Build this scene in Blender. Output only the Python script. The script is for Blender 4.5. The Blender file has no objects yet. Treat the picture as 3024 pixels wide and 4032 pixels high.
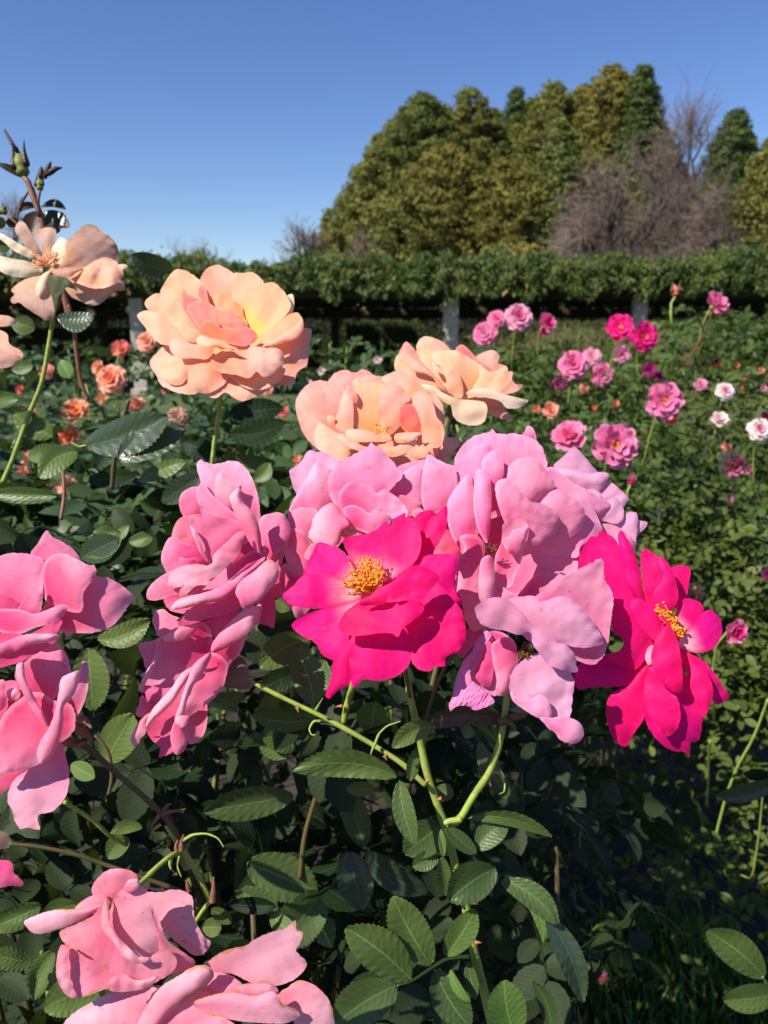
import bpy, math, random
import numpy as np
from mathutils import Vector, Matrix
from mathutils.geometry import delaunay_2d_cdt
S = bpy.context.scene
COL = S.collection
R = math.radians
rng = np.random.default_rng(7)
random.seed(7)

# ------------------------------------------------------------ camera, sky, sun
CAM_Z = 1.40
PITCH = R(13.0)
FPX = 3104.0                       # focal length in photo pixels
cd = bpy.data.cameras.new('camera')
cam = bpy.data.objects.new('camera', cd)
COL.objects.link(cam)
cam.location = (0, 0, CAM_Z)
cam.rotation_euler = (R(90) - PITCH, 0, 0)
cd.sensor_fit = 'VERTICAL'
cd.sensor_height = 36.0
cd.sensor_width = 27.0
cd.lens = 36.0 * FPX / 4032.0
cd.clip_start = 0.02
cd.clip_end = 3000
cd.dof.use_dof = True
cd.dof.focus_distance = 0.45
cd.dof.aperture_fstop = 13.5
S.camera = cam

SUN_EL, SUN_AZ = R(46), R(-126)    # azimuth from +Y, negative = to the left
sdir = Vector((math.sin(SUN_AZ) * math.cos(SUN_EL), math.cos(SUN_AZ) * math.cos(SUN_EL), math.sin(SUN_EL)))
w = bpy.data.worlds.new('World')
S.world = w
w.use_nodes = True
nt = w.node_tree
bg = nt.nodes['Background']
sky = nt.nodes.new('ShaderNodeTexSky')
sky.sky_type = 'NISHITA'
sky.sun_disc = False
sky.sun_elevation = SUN_EL
sky.sun_rotation = SUN_AZ
sky.altitude = 0
sky.air_density = 1.0
sky.dust_density = 0.0
sky.ozone_density = 3.5
hsv = nt.nodes.new('ShaderNodeHueSaturation')
hsv.inputs['Saturation'].default_value = 1.17
hsv.inputs['Hue'].default_value = .516
nt.links.new(sky.outputs[0], hsv.inputs['Color'])
nt.links.new(hsv.outputs[0], bg.inputs[0])
bg.inputs[1].default_value = 0.086
sl = bpy.data.lights.new('sun', 'SUN')
so = bpy.data.objects.new('sun', sl)
COL.objects.link(so)
sl.energy = 5.0
sl.angle = R(0.53)
sl.color = (1.0, 0.92, 0.80)
so.rotation_euler = sdir.to_track_quat('Z', 'Y').to_euler()
so.location = (-3, -3, 6)
S.view_settings.view_transform = 'Standard'
S.view_settings.look = 'None'
S.view_settings.gamma = 1.0
S.view_settings.exposure = 0.64
S.cycles.max_bounces = 8
S.cycles.transmission_bounces = 6

# ------------------------------------------------------------ point helpers (photo pixel + distance -> place in the garden)
cp, sp = math.cos(PITCH), math.sin(PITCH)
def at(px, py, d):
    px = np.asarray(px, float); py = np.asarray(py, float); d = np.asarray(d, float)
    X = (px - 1512.0) / FPX * d
    U = (2016.0 - py) / FPX * d
    return np.stack([X, d * cp + U * sp, CAM_Z - d * sp + U * cp], -1)
OV = 3024 / 1659.0
CROP = dict(A=(500, 1780, 2.07375), B=(500, 2300, 2.07375), C=(1600, 1650, 1.659), D=(1700, 2150, 2.07375),
            E=(500, 1000, 2.07375), G=(1140, 1280, 1.659), H=(0, 480, 2.698), I=(1080, 1680, 2.07375),
            J=(2300, 1900, 2.011), K=(0, 2000, 1.3825), L=(0, 3200, 1.106), M=(1100, 1500, 1.58),
            N=(900, 2600, 1.106), O=(2000, 2800, 1.62), Q=(0, 1200, 1.3825), X=(0, 0, 1 / OV))
def cpx(c, x, y):
    o = CROP[c]
    return o[0] + np.asarray(x, float) / o[2], o[1] + np.asarray(y, float) / o[2]

def smooth_noise(x, y, seed, scale):
    """cheap smooth pseudo noise from sines, -1..1"""
    r = np.random.default_rng(seed)
    out = np.zeros_like(x, float)
    for k in range(5):
        a = r.uniform(0, 2 * np.pi); f = r.uniform(.6, 1.7) / scale
        out += np.sin((x * math.cos(a) + y * math.sin(a)) * f * 2 * np.pi + r.uniform(0, 6.28))
    return out / 5 * 1.3

# ------------------------------------------------------------ object helpers
def tag(o, label=None, cat=None, group=None, kind=None):
    if label: o['label'] = label
    if cat: o['category'] = cat
    if group: o['group'] = group
    if kind: o['kind'] = kind
    return o
def empty(name, loc=(0, 0, 0), label=None, cat=None, group=None):
    o = bpy.data.objects.new(name, None)
    o.empty_display_size = 0.02
    o.location = loc
    COL.objects.link(o)
    return tag(o, label, cat, group)
def link(name, me, mat, parent=None):
    o = bpy.data.objects.new(name, me)
    if mat is not None and len(me.materials) == 0: me.materials.append(mat)
    COL.objects.link(o)
    if parent is not None:
        o.parent = parent
        o.matrix_parent_inverse = Matrix.Translation(-Vector(parent.location))
    return o
def mesh(name, V, F, uv=None, ca=None, smooth=True):
    """V (n,3), F list/array of faces, uv (n,2) per vertex, ca (n,3) per vertex"""
    me = bpy.data.meshes.new(name)
    if isinstance(F, np.ndarray):
        n, k = F.shape
        me.vertices.add(len(V)); me.vertices.foreach_set('co', np.asarray(V, np.float32).ravel())
        me.loops.add(n * k); me.loops.foreach_set('vertex_index', F.astype(np.int32).ravel())
        me.polygons.add(n); me.polygons.foreach_set('loop_start', np.arange(0, n * k, k, dtype=np.int32))
        me.update(calc_edges=True)
        me.validate()
    else:
        me.from_pydata([tuple(v) for v in V], [], F)
    if smooth:
        me.polygons.foreach_set('use_smooth', np.ones(len(me.polygons), bool))
    if uv is not None:
        l = me.uv_layers.new(name='UVMap')
        idx = np.empty(len(me.loops), np.int32); me.loops.foreach_get('vertex_index', idx)
        l.data.foreach_set('uv', np.asarray(uv, np.float32)[idx].ravel())
    if ca is not None:
        a = me.color_attributes.new('ca', 'FLOAT_COLOR', 'POINT')
        c4 = np.ones((len(V), 4), np.float32); c4[:, :3] = ca
        a.data.foreach_set('color', c4.ravel())
    return me
class MB:
    """collects pieces into one mesh"""
    def __init__(s): s.V = []; s.F = []; s.U = []; s.C = []; s.n = 0
    def add(s, V, F, uv=None, ca=None):
        V = np.asarray(V, float)
        s.V.append(V); s.F += [tuple(int(i) + s.n for i in f) for f in F]
        s.U.append(np.zeros((len(V), 2)) if uv is None else uv)
        s.C.append(np.full((len(V), 3), .5) if ca is None else ca)
        s.n += len(V)
    def tube(s, P, rad, k=7, ca=None, cap=True):
        P = np.asarray(P, float); n = len(P)
        rad = np.broadcast_to(np.asarray(rad, float), (n,))
        T = np.gradient(P, axis=0); T /= np.linalg.norm(T, axis=1)[:, None] + 1e-12
        up = np.array([.13, .31, .94]);
        if abs(T[0] @ up) > .9: up = np.array([1., .1, .0])
        A = np.cross(T, up); A /= np.linalg.norm(A, axis=1)[:, None] + 1e-12
        B = np.cross(T, A)
        th = np.arange(k) / k * 2 * np.pi
        V = P[:, None] + rad[:, None, None] * (np.cos(th)[None, :, None] * A[:, None] + np.sin(th)[None, :, None] * B[:, None])
        F = [(i * k + j, i * k + (j + 1) % k, (i + 1) * k + (j + 1) % k, (i + 1) * k + j) for i in range(n - 1) for j in range(k)]
        if cap: F += [tuple(range(k))[::-1], tuple(range((n - 1) * k, n * k))]
        uv = np.stack([np.tile(th / 6.28, n), np.repeat(np.linspace(0, 1, n), k)], -1)
        s.add(V.reshape(-1, 3), F, uv, None if ca is None else np.tile(ca, (n * k, 1)))
    def box(s, c, h, rz=0, ca=None):
        c = np.asarray(c, float)
        V = np.array([[x, y, z] for x in (-1, 1) for y in (-1, 1) for z in (-1, 1)], float) * np.asarray(h, float)
        ca_, sa_ = math.cos(rz), math.sin(rz)
        V = np.stack([V[:, 0] * ca_ - V[:, 1] * sa_, V[:, 0] * sa_ + V[:, 1] * ca_, V[:, 2]], -1) + c
        s.add(V, [(0, 1, 3, 2), (4, 6, 7, 5), (0, 4, 5, 1), (2, 3, 7, 6), (0, 2, 6, 4), (1, 5, 7, 3)], ca=None if ca is None else np.tile(ca, (8, 1)))
    def ball(s, c, r, n=6, m=4, ca=None, axis=None):
        c = np.asarray(c, float); r = np.broadcast_to(np.asarray(r, float), (3,))
        V = [[0, 0, 1]]
        for i in range(1, m):
            a = math.pi * i / m
            V += [[math.sin(a) * math.cos(2 * math.pi * j / n), math.sin(a) * math.sin(2 * math.pi * j / n), math.cos(a)] for j in range(n)]
        V += [[0, 0, -1]]
        V = np.array(V) * r
        if axis is not None:
            q = Vector(axis).to_track_quat('Z', 'Y').to_matrix()
            V = V @ np.array(q).T
        F = [(0, 1 + j, 1 + (j + 1) % n) for j in range(n)]
        for i in range(m - 2):
            F += [(1 + i * n + j, 1 + (i + 1) * n + j, 1 + (i + 1) * n + (j + 1) % n, 1 + i * n + (j + 1) % n) for j in range(n)]
        b = 1 + (m - 2) * n; e = len(V) - 1
        F += [(e, b + (j + 1) % n, b + j) for j in range(n)]
        s.add(V + c, F, ca=None if ca is None else np.tile(ca, (len(V), 1)))
    def build(s, name, mat, parent=None, smooth=True):
        me = mesh(name, np.concatenate(s.V), s.F, np.concatenate(s.U), np.concatenate(s.C), smooth)
        return link(name, me, mat, parent)

# ------------------------------------------------------------ materials
def newmat(name):
    m = bpy.data.materials.new(name); m.use_nodes = True
    n = m.node_tree; n.nodes.clear()
    return m, n, n.nodes.new, n.links.new
def mixc(N, L, a, b, f, typ='MIX'):
    x = N('ShaderNodeMix'); x.data_type = 'RGBA'; x.blend_type = typ
    for sock, v in ((x.inputs['Factor'], f), (x.inputs['A'], a), (x.inputs['B'], b)):
        if hasattr(v, 'is_linked'): L(v, sock)
        elif isinstance(v, (int, float)): sock.default_value = v
        else: sock.default_value = (*v, 1)
    return x.outputs['Result']
def mth(N, L, op, a, b=None, c=None, clamp=False):
    x = N('ShaderNodeMath'); x.operation = op; x.use_clamp = clamp
    for i, v in enumerate((a, b, c)):
        if v is None: continue
        if hasattr(v, 'is_linked'): L(v, x.inputs[i])
        else: x.inputs[i].default_value = v
    return x.outputs[0]
def rampf(N, L, f, lo, hi):
    x = N('ShaderNodeMapRange'); x.interpolation_type = 'SMOOTHSTEP'
    L(f, x.inputs[0]); x.inputs[1].default_value = lo; x.inputs[2].default_value = hi
    return x.outputs[0]

def petal_mat(name, tip, base, edge=None, b0=.0, b1=.55, brown=0.0, crinkle=0.0, trans=.29, mottle=.12, back=None, edgew=.10):
    m, nt, N, L = newmat(name)
    out = N('ShaderNodeOutputMaterial')
    at_ = N('ShaderNodeAttribute'); at_.attribute_name = 'ca'
    sep = N('ShaderNodeSeparateColor'); L(at_.outputs['Color'], sep.inputs[0])   # r = along petal, g = distance from rim, b = per-petal random
    uv = N('ShaderNodeUVMap'); uv.uv_map = 'UVMap'
    geo = N('ShaderNodeNewGeometry')
    c = mixc(N, L, base, tip, rampf(N, L, sep.outputs[0], b0, b1))
    if edge is not None:
        inv = mth(N, L, 'SUBTRACT', 1.0, rampf(N, L, sep.outputs[1], 0.0, .22))
        c = mixc(N, L, c, edge, mth(N, L, 'MULTIPLY', inv, .75))
    # faint veins running from base to tip
    mp = N('ShaderNodeMapping'); L(uv.outputs[0], mp.inputs[0]); mp.inputs['Scale'].default_value = (34, 1.7, 1)
    nz = N('ShaderNodeTexNoise'); L(mp.outputs[0], nz.inputs['Vector']); nz.inputs['Scale'].default_value = 1.0; nz.inputs['Detail'].default_value = 3
    nz2 = N('ShaderNodeTexNoise'); nz2.inputs['Scale'].default_value = 95; nz2.inputs['Detail'].default_value = 6; nz2.inputs['Roughness'].default_value = .65
    L(geo.outputs['Position'], nz2.inputs['Vector'])
    dark = tuple(min(1, x ** 1.45) for x in tip)
    c = mixc(N, L, c, dark, mth(N, L, 'MULTIPLY', rampf(N, L, nz2.outputs[0], .45, .75), mottle * 2.2))
    c = mixc(N, L, c, dark, mth(N, L, 'MULTIPLY', rampf(N, L, nz.outputs[0], .42, .70), mottle * 2.6))
    nzl = N('ShaderNodeTexNoise'); nzl.inputs['Scale'].default_value = 32; nzl.inputs['Detail'].default_value = 3; L(geo.outputs['Position'], nzl.inputs['Vector'])
    c = mixc(N, L, c, tuple(min(1, x * .6 + .36) for x in tip) if tip[1] > .05 else tuple(x * .9 + .02 for x in tip), mth(N, L, 'MULTIPLY', rampf(N, L, nzl.outputs[0], .48, .72), .30))
    hs = N('ShaderNodeHueSaturation'); L(c, hs.inputs['Color'])
    L(mth(N, L, 'MULTIPLY_ADD', sep.outputs[2], .14, .90), hs.inputs['Value'])
    L(mth(N, L, 'MULTIPLY_ADD', sep.outputs[2], .016, .492), hs.inputs['Hue'])
    c = hs.outputs[0]
    # small freckles
    vo = N('ShaderNodeTexNoise'); vo.inputs['Scale'].default_value = 260; vo.inputs['Detail'].default_value = 1; L(geo.outputs['Position'], vo.inputs['Vector'])
    c = mixc(N, L, c, (.30, .10, .06), mth(N, L, 'MULTIPLY', rampf(N, L, vo.outputs[0], .70, .76), .35))
    if brown > 0:
        nb = N('ShaderNodeTexNoise'); nb.inputs['Scale'].default_value = 90; nb.inputs['Detail'].default_value = 5; L(geo.outputs['Position'], nb.inputs['Vector'])
        e = mth(N, L, 'ADD', sep.outputs[1], mth(N, L, 'MULTIPLY', mth(N, L, 'SUBTRACT', nb.outputs[0], .5), .55))
        e = mth(N, L, 'SUBTRACT', 1.0, rampf(N, L, e, edgew * .35, edgew * 1.3))
        ns = N('ShaderNodeTexNoise'); ns.inputs['Scale'].default_value = 38; ns.inputs['Detail'].default_value = 2; L(geo.outputs['Position'], ns.inputs['Vector'])
        e = mth(N, L, 'MULTIPLY', e, rampf(N, L, ns.outputs[0], .48, .60))
        c = mixc(N, L, c, (.50, .26, .10), mth(N, L, 'MULTIPLY', e, brown))
    if back is not None:
        c = mixc(N, L, c, back, mth(N, L, 'MULTIPLY', geo.outputs['Backfacing'], .6))
    bs = N('ShaderNodeBsdfPrincipled'); L(c, bs.inputs['Base Color'])
    bs.inputs['Roughness'].default_value = .62
    bs.inputs['Specular IOR Level'].default_value = .22
    bs.inputs['Sheen Weight'].default_value = .05
    bs.inputs['Sheen Roughness'].default_value = .4
    tr = N('ShaderNodeBsdfTranslucent'); L(c, tr.inputs[0])
    mx = N('ShaderNodeMixShader'); mx.inputs[0].default_value = trans
    L(bs.outputs[0], mx.inputs[1]); L(tr.outputs[0], mx.inputs[2]); L(mx.outputs[0], out.inputs[0])
    # bump: veins + tissue
    nz4 = N('ShaderNodeTexNoise'); nz4.inputs['Scale'].default_value = 900; nz4.inputs['Detail'].default_value = 2; L(geo.outputs['Position'], nz4.inputs['Vector'])
    h = mth(N, L, 'ADD', mth(N, L, 'MULTIPLY', nz.outputs[0], .5), mth(N, L, 'MULTIPLY', nz4.outputs[0], .10))
    if crinkle > 0:
        mp2 = N('ShaderNodeMapping'); L(uv.outputs[0], mp2.inputs[0]); mp2.inputs['Scale'].default_value = (13, 9, 1)
        v2 = N('ShaderNodeTexVoronoi'); v2.feature = 'SMOOTH_F1'; L(mp2.outputs[0], v2.inputs['Vector']); v2.inputs['Scale'].default_value = 1.6
        h = mth(N, L, 'ADD', h, mth(N, L, 'MULTIPLY', v2.outputs[0], crinkle * 3))
    bp = N('ShaderNodeBump'); bp.inputs['Strength'].default_value = .28 + crinkle * .45; bp.inputs['Distance'].default_value = .0008 + crinkle * .0012
    L(h, bp.inputs['Height']); L(bp.outputs[0], bs.inputs['Normal']); L(bp.outputs[0], tr.inputs['Normal'])
    return m

def leaf_mat(name, c1, c2, rough=.42, trans=.16, veins=1.0, under=None, spec=.30, worn=0.0):
    m, nt, N, L = newmat(name)
    out = N('ShaderNodeOutputMaterial')
    at_ = N('ShaderNodeAttribute'); at_.attribute_name = 'ca'
    sep = N('ShaderNodeSeparateColor'); L(at_.outputs['Color'], sep.inputs[0])
    geo = N('ShaderNodeNewGeometry')
    nz = N('ShaderNodeTexNoise'); nz.inputs['Scale'].default_value = 60; nz.inputs['Detail'].default_value = 3; L(geo.outputs['Position'], nz.inputs['Vector'])
    c = mixc(N, L, c1, c2, rampf(N, L, mth(N, L, 'MULTIPLY_ADD', nz.outputs[0], .5, mth(N, L, 'MULTIPLY_ADD', sep.outputs[0], 1.0, -.25)), .1, .9))
    bs = N('ShaderNodeBsdfPrincipled')
    if veins > 0:
        uv = N('ShaderNodeUVMap'); uv.uv_map = 'UVMap'
        sx = N('ShaderNodeSeparateXYZ'); L(uv.outputs[0], sx.inputs[0])
        au = mth(N, L, 'ABSOLUTE', mth(N, L, 'SUBTRACT', sx.outputs[0], .5))           # 0 at midrib, .5 at rim
        ph = mth(N, L, 'FRACT', mth(N, L, 'SUBTRACT', mth(N, L, 'MULTIPLY', sx.outputs[1], 9.0), mth(N, L, 'MULTIPLY', au, 4.2)))
        side = mth(N, L, 'ABSOLUTE', mth(N, L, 'SUBTRACT', ph, .5))
        vm = mth(N, L, 'SUBTRACT', 1.0, rampf(N, L, side, .0, .10))
        mid = mth(N, L, 'SUBTRACT', 1.0, rampf(N, L, au, .008, .03))
        vmask = mth(N, L, 'MAXIMUM', mth(N, L, 'MULTIPLY', vm, .16), mid)
        c = mixc(N, L, c, tuple(min(1, x * 2.0 + .03) for x in c2), mth(N, L, 'MULTIPLY', vmask, .5 * veins))
        hgt = mth(N, L, 'ADD', mth(N, L, 'MULTIPLY', rampf(N, L, side, 0, .5), .20 * veins), mth(N, L, 'MULTIPLY', nz.outputs[0], .9))
        nz3 = N('ShaderNodeTexNoise'); nz3.inputs['Scale'].default_value = 500; nz3.inputs['Detail'].default_value = 2; L(geo.outputs['Position'], nz3.inputs['Vector'])
        hgt = mth(N, L, 'ADD', hgt, mth(N, L, 'MULTIPLY', nz3.outputs[0], .5))
        bp = N('ShaderNodeBump'); bp.inputs['Strength'].default_value = .40; bp.inputs['Distance'].default_value = .0012
        L(hgt, bp.inputs['Height']); L(bp.outputs[0], bs.inputs['Normal'])
    if worn > 0:
        nw = N('ShaderNodeTexNoise'); nw.inputs['Scale'].default_value = 45; nw.inputs['Detail'].default_value = 5; L(geo.outputs['Position'], nw.inputs['Vector'])
        c = mixc(N, L, c, (.16, .13, .05), mth(N, L, 'MULTIPLY', rampf(N, L, nw.outputs[0], .6, .75), worn))
    if under is not None:
        c = mixc(N, L, c, under, mth(N, L, 'MULTIPLY', geo.outputs['Backfacing'], .8))
    L(c, bs.inputs['Base Color']); bs.inputs['Roughness'].default_value = rough; bs.inputs['Specular IOR Level'].default_value = spec
    tr = N('ShaderNodeBsdfTranslucent'); L(mixc(N, L, c, (.25, .35, .02), .35), tr.inputs[0])
    mx = N('ShaderNodeMixShader'); mx.inputs[0].default_value = trans
    L(bs.outputs[0], mx.inputs[1]); L(tr.outputs[0], mx.inputs[2]); L(mx.outputs[0], out.inputs[0])
    return m

def plain_mat(name, c1, c2, scale=20, rough=.8, bump=.3, spec=.3, dist=.01, stretch=(1, 1, 1), coords='Position'):
    m, nt, N, L = newmat(name)
    out = N('ShaderNodeOutputMaterial'); bs = N('ShaderNodeBsdfPrincipled')
    geo = N('ShaderNodeNewGeometry'); mp = N('ShaderNodeMapping'); L(geo.outputs['Position'], mp.inputs[0]); mp.inputs['Scale'].default_value = stretch
    nz = N('ShaderNodeTexNoise'); nz.inputs['Scale'].default_value = scale; nz.inputs['Detail'].default_value = 6; L(mp.outputs[0], nz.inputs['Vector'])
    L(mixc(N, L, c1, c2, rampf(N, L, nz.outputs[0], .3, .7)), bs.inputs['Base Color'])
    bs.inputs['Roughness'].default_value = rough; bs.inputs['Specular IOR Level'].default_value = spec
    bp = N('ShaderNodeBump'); bp.inputs['Strength'].default_value = bump; bp.inputs['Distance'].default_value = dist
    L(nz.outputs[0], bp.inputs['Height']); L(bp.outputs[0], bs.inputs['Normal'])
    L(bs.outputs[0], out.inputs[0])
    return m

M = {}
M['hot'] = petal_mat('hot_pink_petal', (.88, .004, .23), (.95, .62, .66), edge=(.82, .002, .18), b0=.02, b1=.50, trans=.33, mottle=.14)
M['hotdeep'] = petal_mat('deep_hot_pink_petal', (.86, .003, .20), (.84, .004, .16), b0=0, b1=.4, trans=.35, mottle=.14)
M['pink'] = petal_mat('pink_petal', (.87, .24, .39), (.83, .045, .18), edge=(.88, .36, .50), b0=0, b1=.8, trans=.31, mottle=.14, brown=.35, edgew=.02)
M['pinksat'] = petal_mat('saturated_pink_petal', (.80, .10, .27), (.80, .08, .24), b0=0, b1=.8, trans=.35, mottle=.12)
M['pinklite'] = petal_mat('rolled_pale_pink_petal', (.88, .40, .52), (.84, .16, .32), b0=0, b1=.8, trans=.27, mottle=.14, brown=.6, edgew=.03)
M['lilac'] = petal_mat('lilac_pink_petal', (.85, .32, .52), (.83, .07, .26), edge=(.82, .38, .58), b0=0.05, b1=.8, trans=.29, mottle=.14)
M['blush'] = petal_mat('blush_pink_petal', (.86, .31, .46), (.83, .09, .25), edge=(.84, .34, .51), b0=0, b1=.8, trans=.29, mottle=.15)
M['palelilac'] = petal_mat('pale_lilac_petal', (.80, .42, .60), (.80, .32, .46), edge=(.70, .28, .54), b0=0, b1=.8, trans=.32, mottle=.20)
M['wilt'] = petal_mat('crinkled_pink_petal', (.82, .20, .46), (.80, .24, .42), edge=(.60, .16, .42), b0=0, b1=.8, trans=.2, mottle=.12, crinkle=.55, brown=.5, edgew=.03)
M['salmon'] = petal_mat('salmon_pink_petal', (.86, .29, .40), (.84, .16, .26), b0=0, b1=.7, trans=.27, mottle=.15, brown=.85, edgew=.075)
M['salmonlite'] = petal_mat('salmon_rolled_petal', (.87, .42, .52), (.85, .26, .36), b0=0, b1=.7, trans=.30, mottle=.18, brown=.9, edgew=.10)
M['peach'] = petal_mat('peach_petal', (.91, .46, .30), (.90, .30, .12), edge=(.89, .47, .34), b0=.0, b1=.6, trans=.29, mottle=.10)
M['peachyellow'] = petal_mat('yellow_peach_petal', (.92, .48, .28), (.97, .58, .12), b0=.15, b1=.6, trans=.3, mottle=.08)
M['coral'] = petal_mat('coral_petal', (.86, .23, .20), (.90, .22, .10), edge=(.88, .36, .30), b0=0, b1=.7, trans=.33, mottle=.10)
M['cream'] = petal_mat('cream_peach_petal', (.88, .50, .38), (.90, .38, .20), edge=(.86, .44, .37), b0=0, b1=.7, trans=.32, mottle=.18, brown=.5, edgew=.03)
M['creampink'] = petal_mat('cream_pink_petal', (.87, .42, .34), (.90, .38, .22), edge=(.84, .37, .33), b0=0, b1=.7, trans=.32, mottle=.25, brown=.5, edgew=.03)
M['orange'] = petal_mat('orange_throat_petal', (.92, .40, .22), (.94, .40, .13), b0=0, b1=.7, trans=.3, mottle=.08)
M['wiltpeach'] = petal_mat('faded_peach_petal', (.68, .42, .34), (.75, .44, .24), edge=(.66, .42, .28), b0=0, b1=.6, trans=.35, mottle=.25, brown=.45, edgew=.05)
M['ivory'] = petal_mat('ivory_petal', (.90, .74, .55), (.88, .66, .45), b0=0, b1=.6, trans=.3, mottle=.2, brown=.2, edgew=.04)
M['leafcane'] = leaf_mat('cane_leaf', (.042, .076, .022), (.070, .112, .034), under=(.12, .15, .08), worn=.3)
M['leafshade'] = leaf_mat('shaded_leaf', (.004, .013, .005), (.013, .031, .009), under=(.03, .045, .02), worn=.25, spec=.14, rough=.55)  # shade inside the bush is put into this darker, duller leaf colour
M['leafmid'] = leaf_mat('mid_green_leaf', (.070, .115, .028), (.110, .165, .042), under=(.14, .19, .08), worn=.2, trans=.2)
M['leaflight'] = leaf_mat('bright_green_leaf', (.085, .165, .035), (.12, .22, .05), under=(.18, .24, .10), rough=.45, trans=.24)
M['leafgrey'] = leaf_mat('glossy_leaf', (.026, .050, .026), (.045, .075, .036), under=(.12, .14, .09), rough=.32, spec=.55)
M['leafbrown'] = leaf_mat('reddish_young_leaf', (.045, .022, .016), (.07, .04, .028), under=(.10, .06, .05), rough=.4)
M['stem'] = plain_mat('green_stem', (.30, .38, .075), (.21, .28, .05), scale=150, rough=.5, bump=.3, dist=.0006)
M['stemdark'] = plain_mat('brownish_stem', (.07, .085, .025), (.11, .06, .03), scale=150, rough=.5, bump=.3, dist=.0006)
M['stemred'] = plain_mat('reddish_twig', (.16, .07, .045), (.24, .11, .06), scale=120, rough=.5, bump=.3, dist=.0006)
M['thorn'] = plain_mat('thorn', (.42, .16, .08), (.30, .18, .07), scale=200, rough=.4, bump=.1, dist=.0003)
M['sepal'] = leaf_mat('sepal', (.06, .075, .03), (.10, .11, .05), under=(.20, .22, .12), veins=0, rough=.6, spec=.25)
M['sepaldry'] = leaf_mat('dry_sepal', (.15, .10, .08), (.22, .14, .11), under=(.24, .17, .14), veins=0, rough=.7, spec=.2)
M['filament'] = plain_mat('yellow_filament', (.85, .46, .03), (.80, .30, .015), scale=300, rough=.5, bump=0)
M['anther'] = plain_mat('orange_anther', (.80, .30, .02), (.58, .16, .015), scale=500, rough=.7, bump=.3, dist=.0003)
M['antherold'] = plain_mat('brown_anther', (.10, .035, .012), (.22, .09, .03), scale=500, rough=.8, bump=.3, dist=.0003)
M['orangecurl'] = plain_mat('orange_stamen', (.80, .33, .14), (.86, .46, .24), scale=300, rough=.6, bump=0)
# ------------------------------------------------------------ petals
def catmull(P, n=9):
    P = np.asarray(P, float); m = len(P); out = []
    for i in range(m):
        a, b, c, d = P[i - 1], P[i], P[(i + 1) % m], P[(i + 2) % m]
        if np.allclose(b, c): continue
        # centripetal knots keep tight tips clean
        t0 = 0; t1 = t0 + max(np.linalg.norm(b - a), 1e-3) ** .5; t2 = t1 + np.linalg.norm(c - b) ** .5; t3 = t2 + max(np.linalg.norm(d - c), 1e-3) ** .5
        t = np.linspace(t1, t2, n, endpoint=False)[:, None]
        A1 = (t1 - t) / (t1 - t0) * a + (t - t0) / (t1 - t0) * b
        A2 = (t2 - t) / (t2 - t1) * b + (t - t1) / (t2 - t1) * c
        A3 = (t3 - t) / (t3 - t2) * c + (t - t2) / (t3 - t2) * d
        B1 = (t2 - t) / (t2 - t0) * A1 + (t - t0) / (t2 - t0) * A2
        B2 = (t3 - t) / (t3 - t1) * A2 + (t - t1) / (t3 - t1) * A3
        out.append((t2 - t) / (t2 - t1) * B1 + (t - t1) / (t2 - t1) * B2)
    return np.concatenate(out)
def resample(P, step):
    Q = np.vstack([P, P[:1]]); d = np.linalg.norm(np.diff(Q, axis=0), axis=1); s = np.r_[0, np.cumsum(d)]
    n = max(12, int(s[-1] / step)); t = np.linspace(0, s[-1], n, endpoint=False)
    return np.stack([np.interp(t, s, Q[:, 0]), np.interp(t, s, Q[:, 1])], -1)
def inside(P, poly):
    x, y = P[:, 0], P[:, 1]; r = np.zeros(len(P), bool); j = len(poly) - 1
    for i in range(len(poly)):
        xi, yi = poly[i]; xj, yj = poly[j]
        c = ((yi > y) != (yj > y)) & (x < (xj - xi) * (y - yi) / (yj - yi + 1e-12) + xi)
        r ^= c; j = i
    return r
def bdist(P, poly):
    A = poly; B = np.roll(poly, -1, 0); AB = B - A; L2 = (AB ** 2).sum(1) + 1e-9
    best = np.full(len(P), 1e9)
    for k in range(0, len(P), 400):
        Q = P[k:k + 400]
        t = np.clip(((Q[:, None] - A) * AB).sum(2) / L2, 0, 1)
        best[k:k + 400] = np.sqrt((((Q[:, None] - A) - t[..., None] * AB) ** 2).sum(2)).min(1)
    return best

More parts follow.
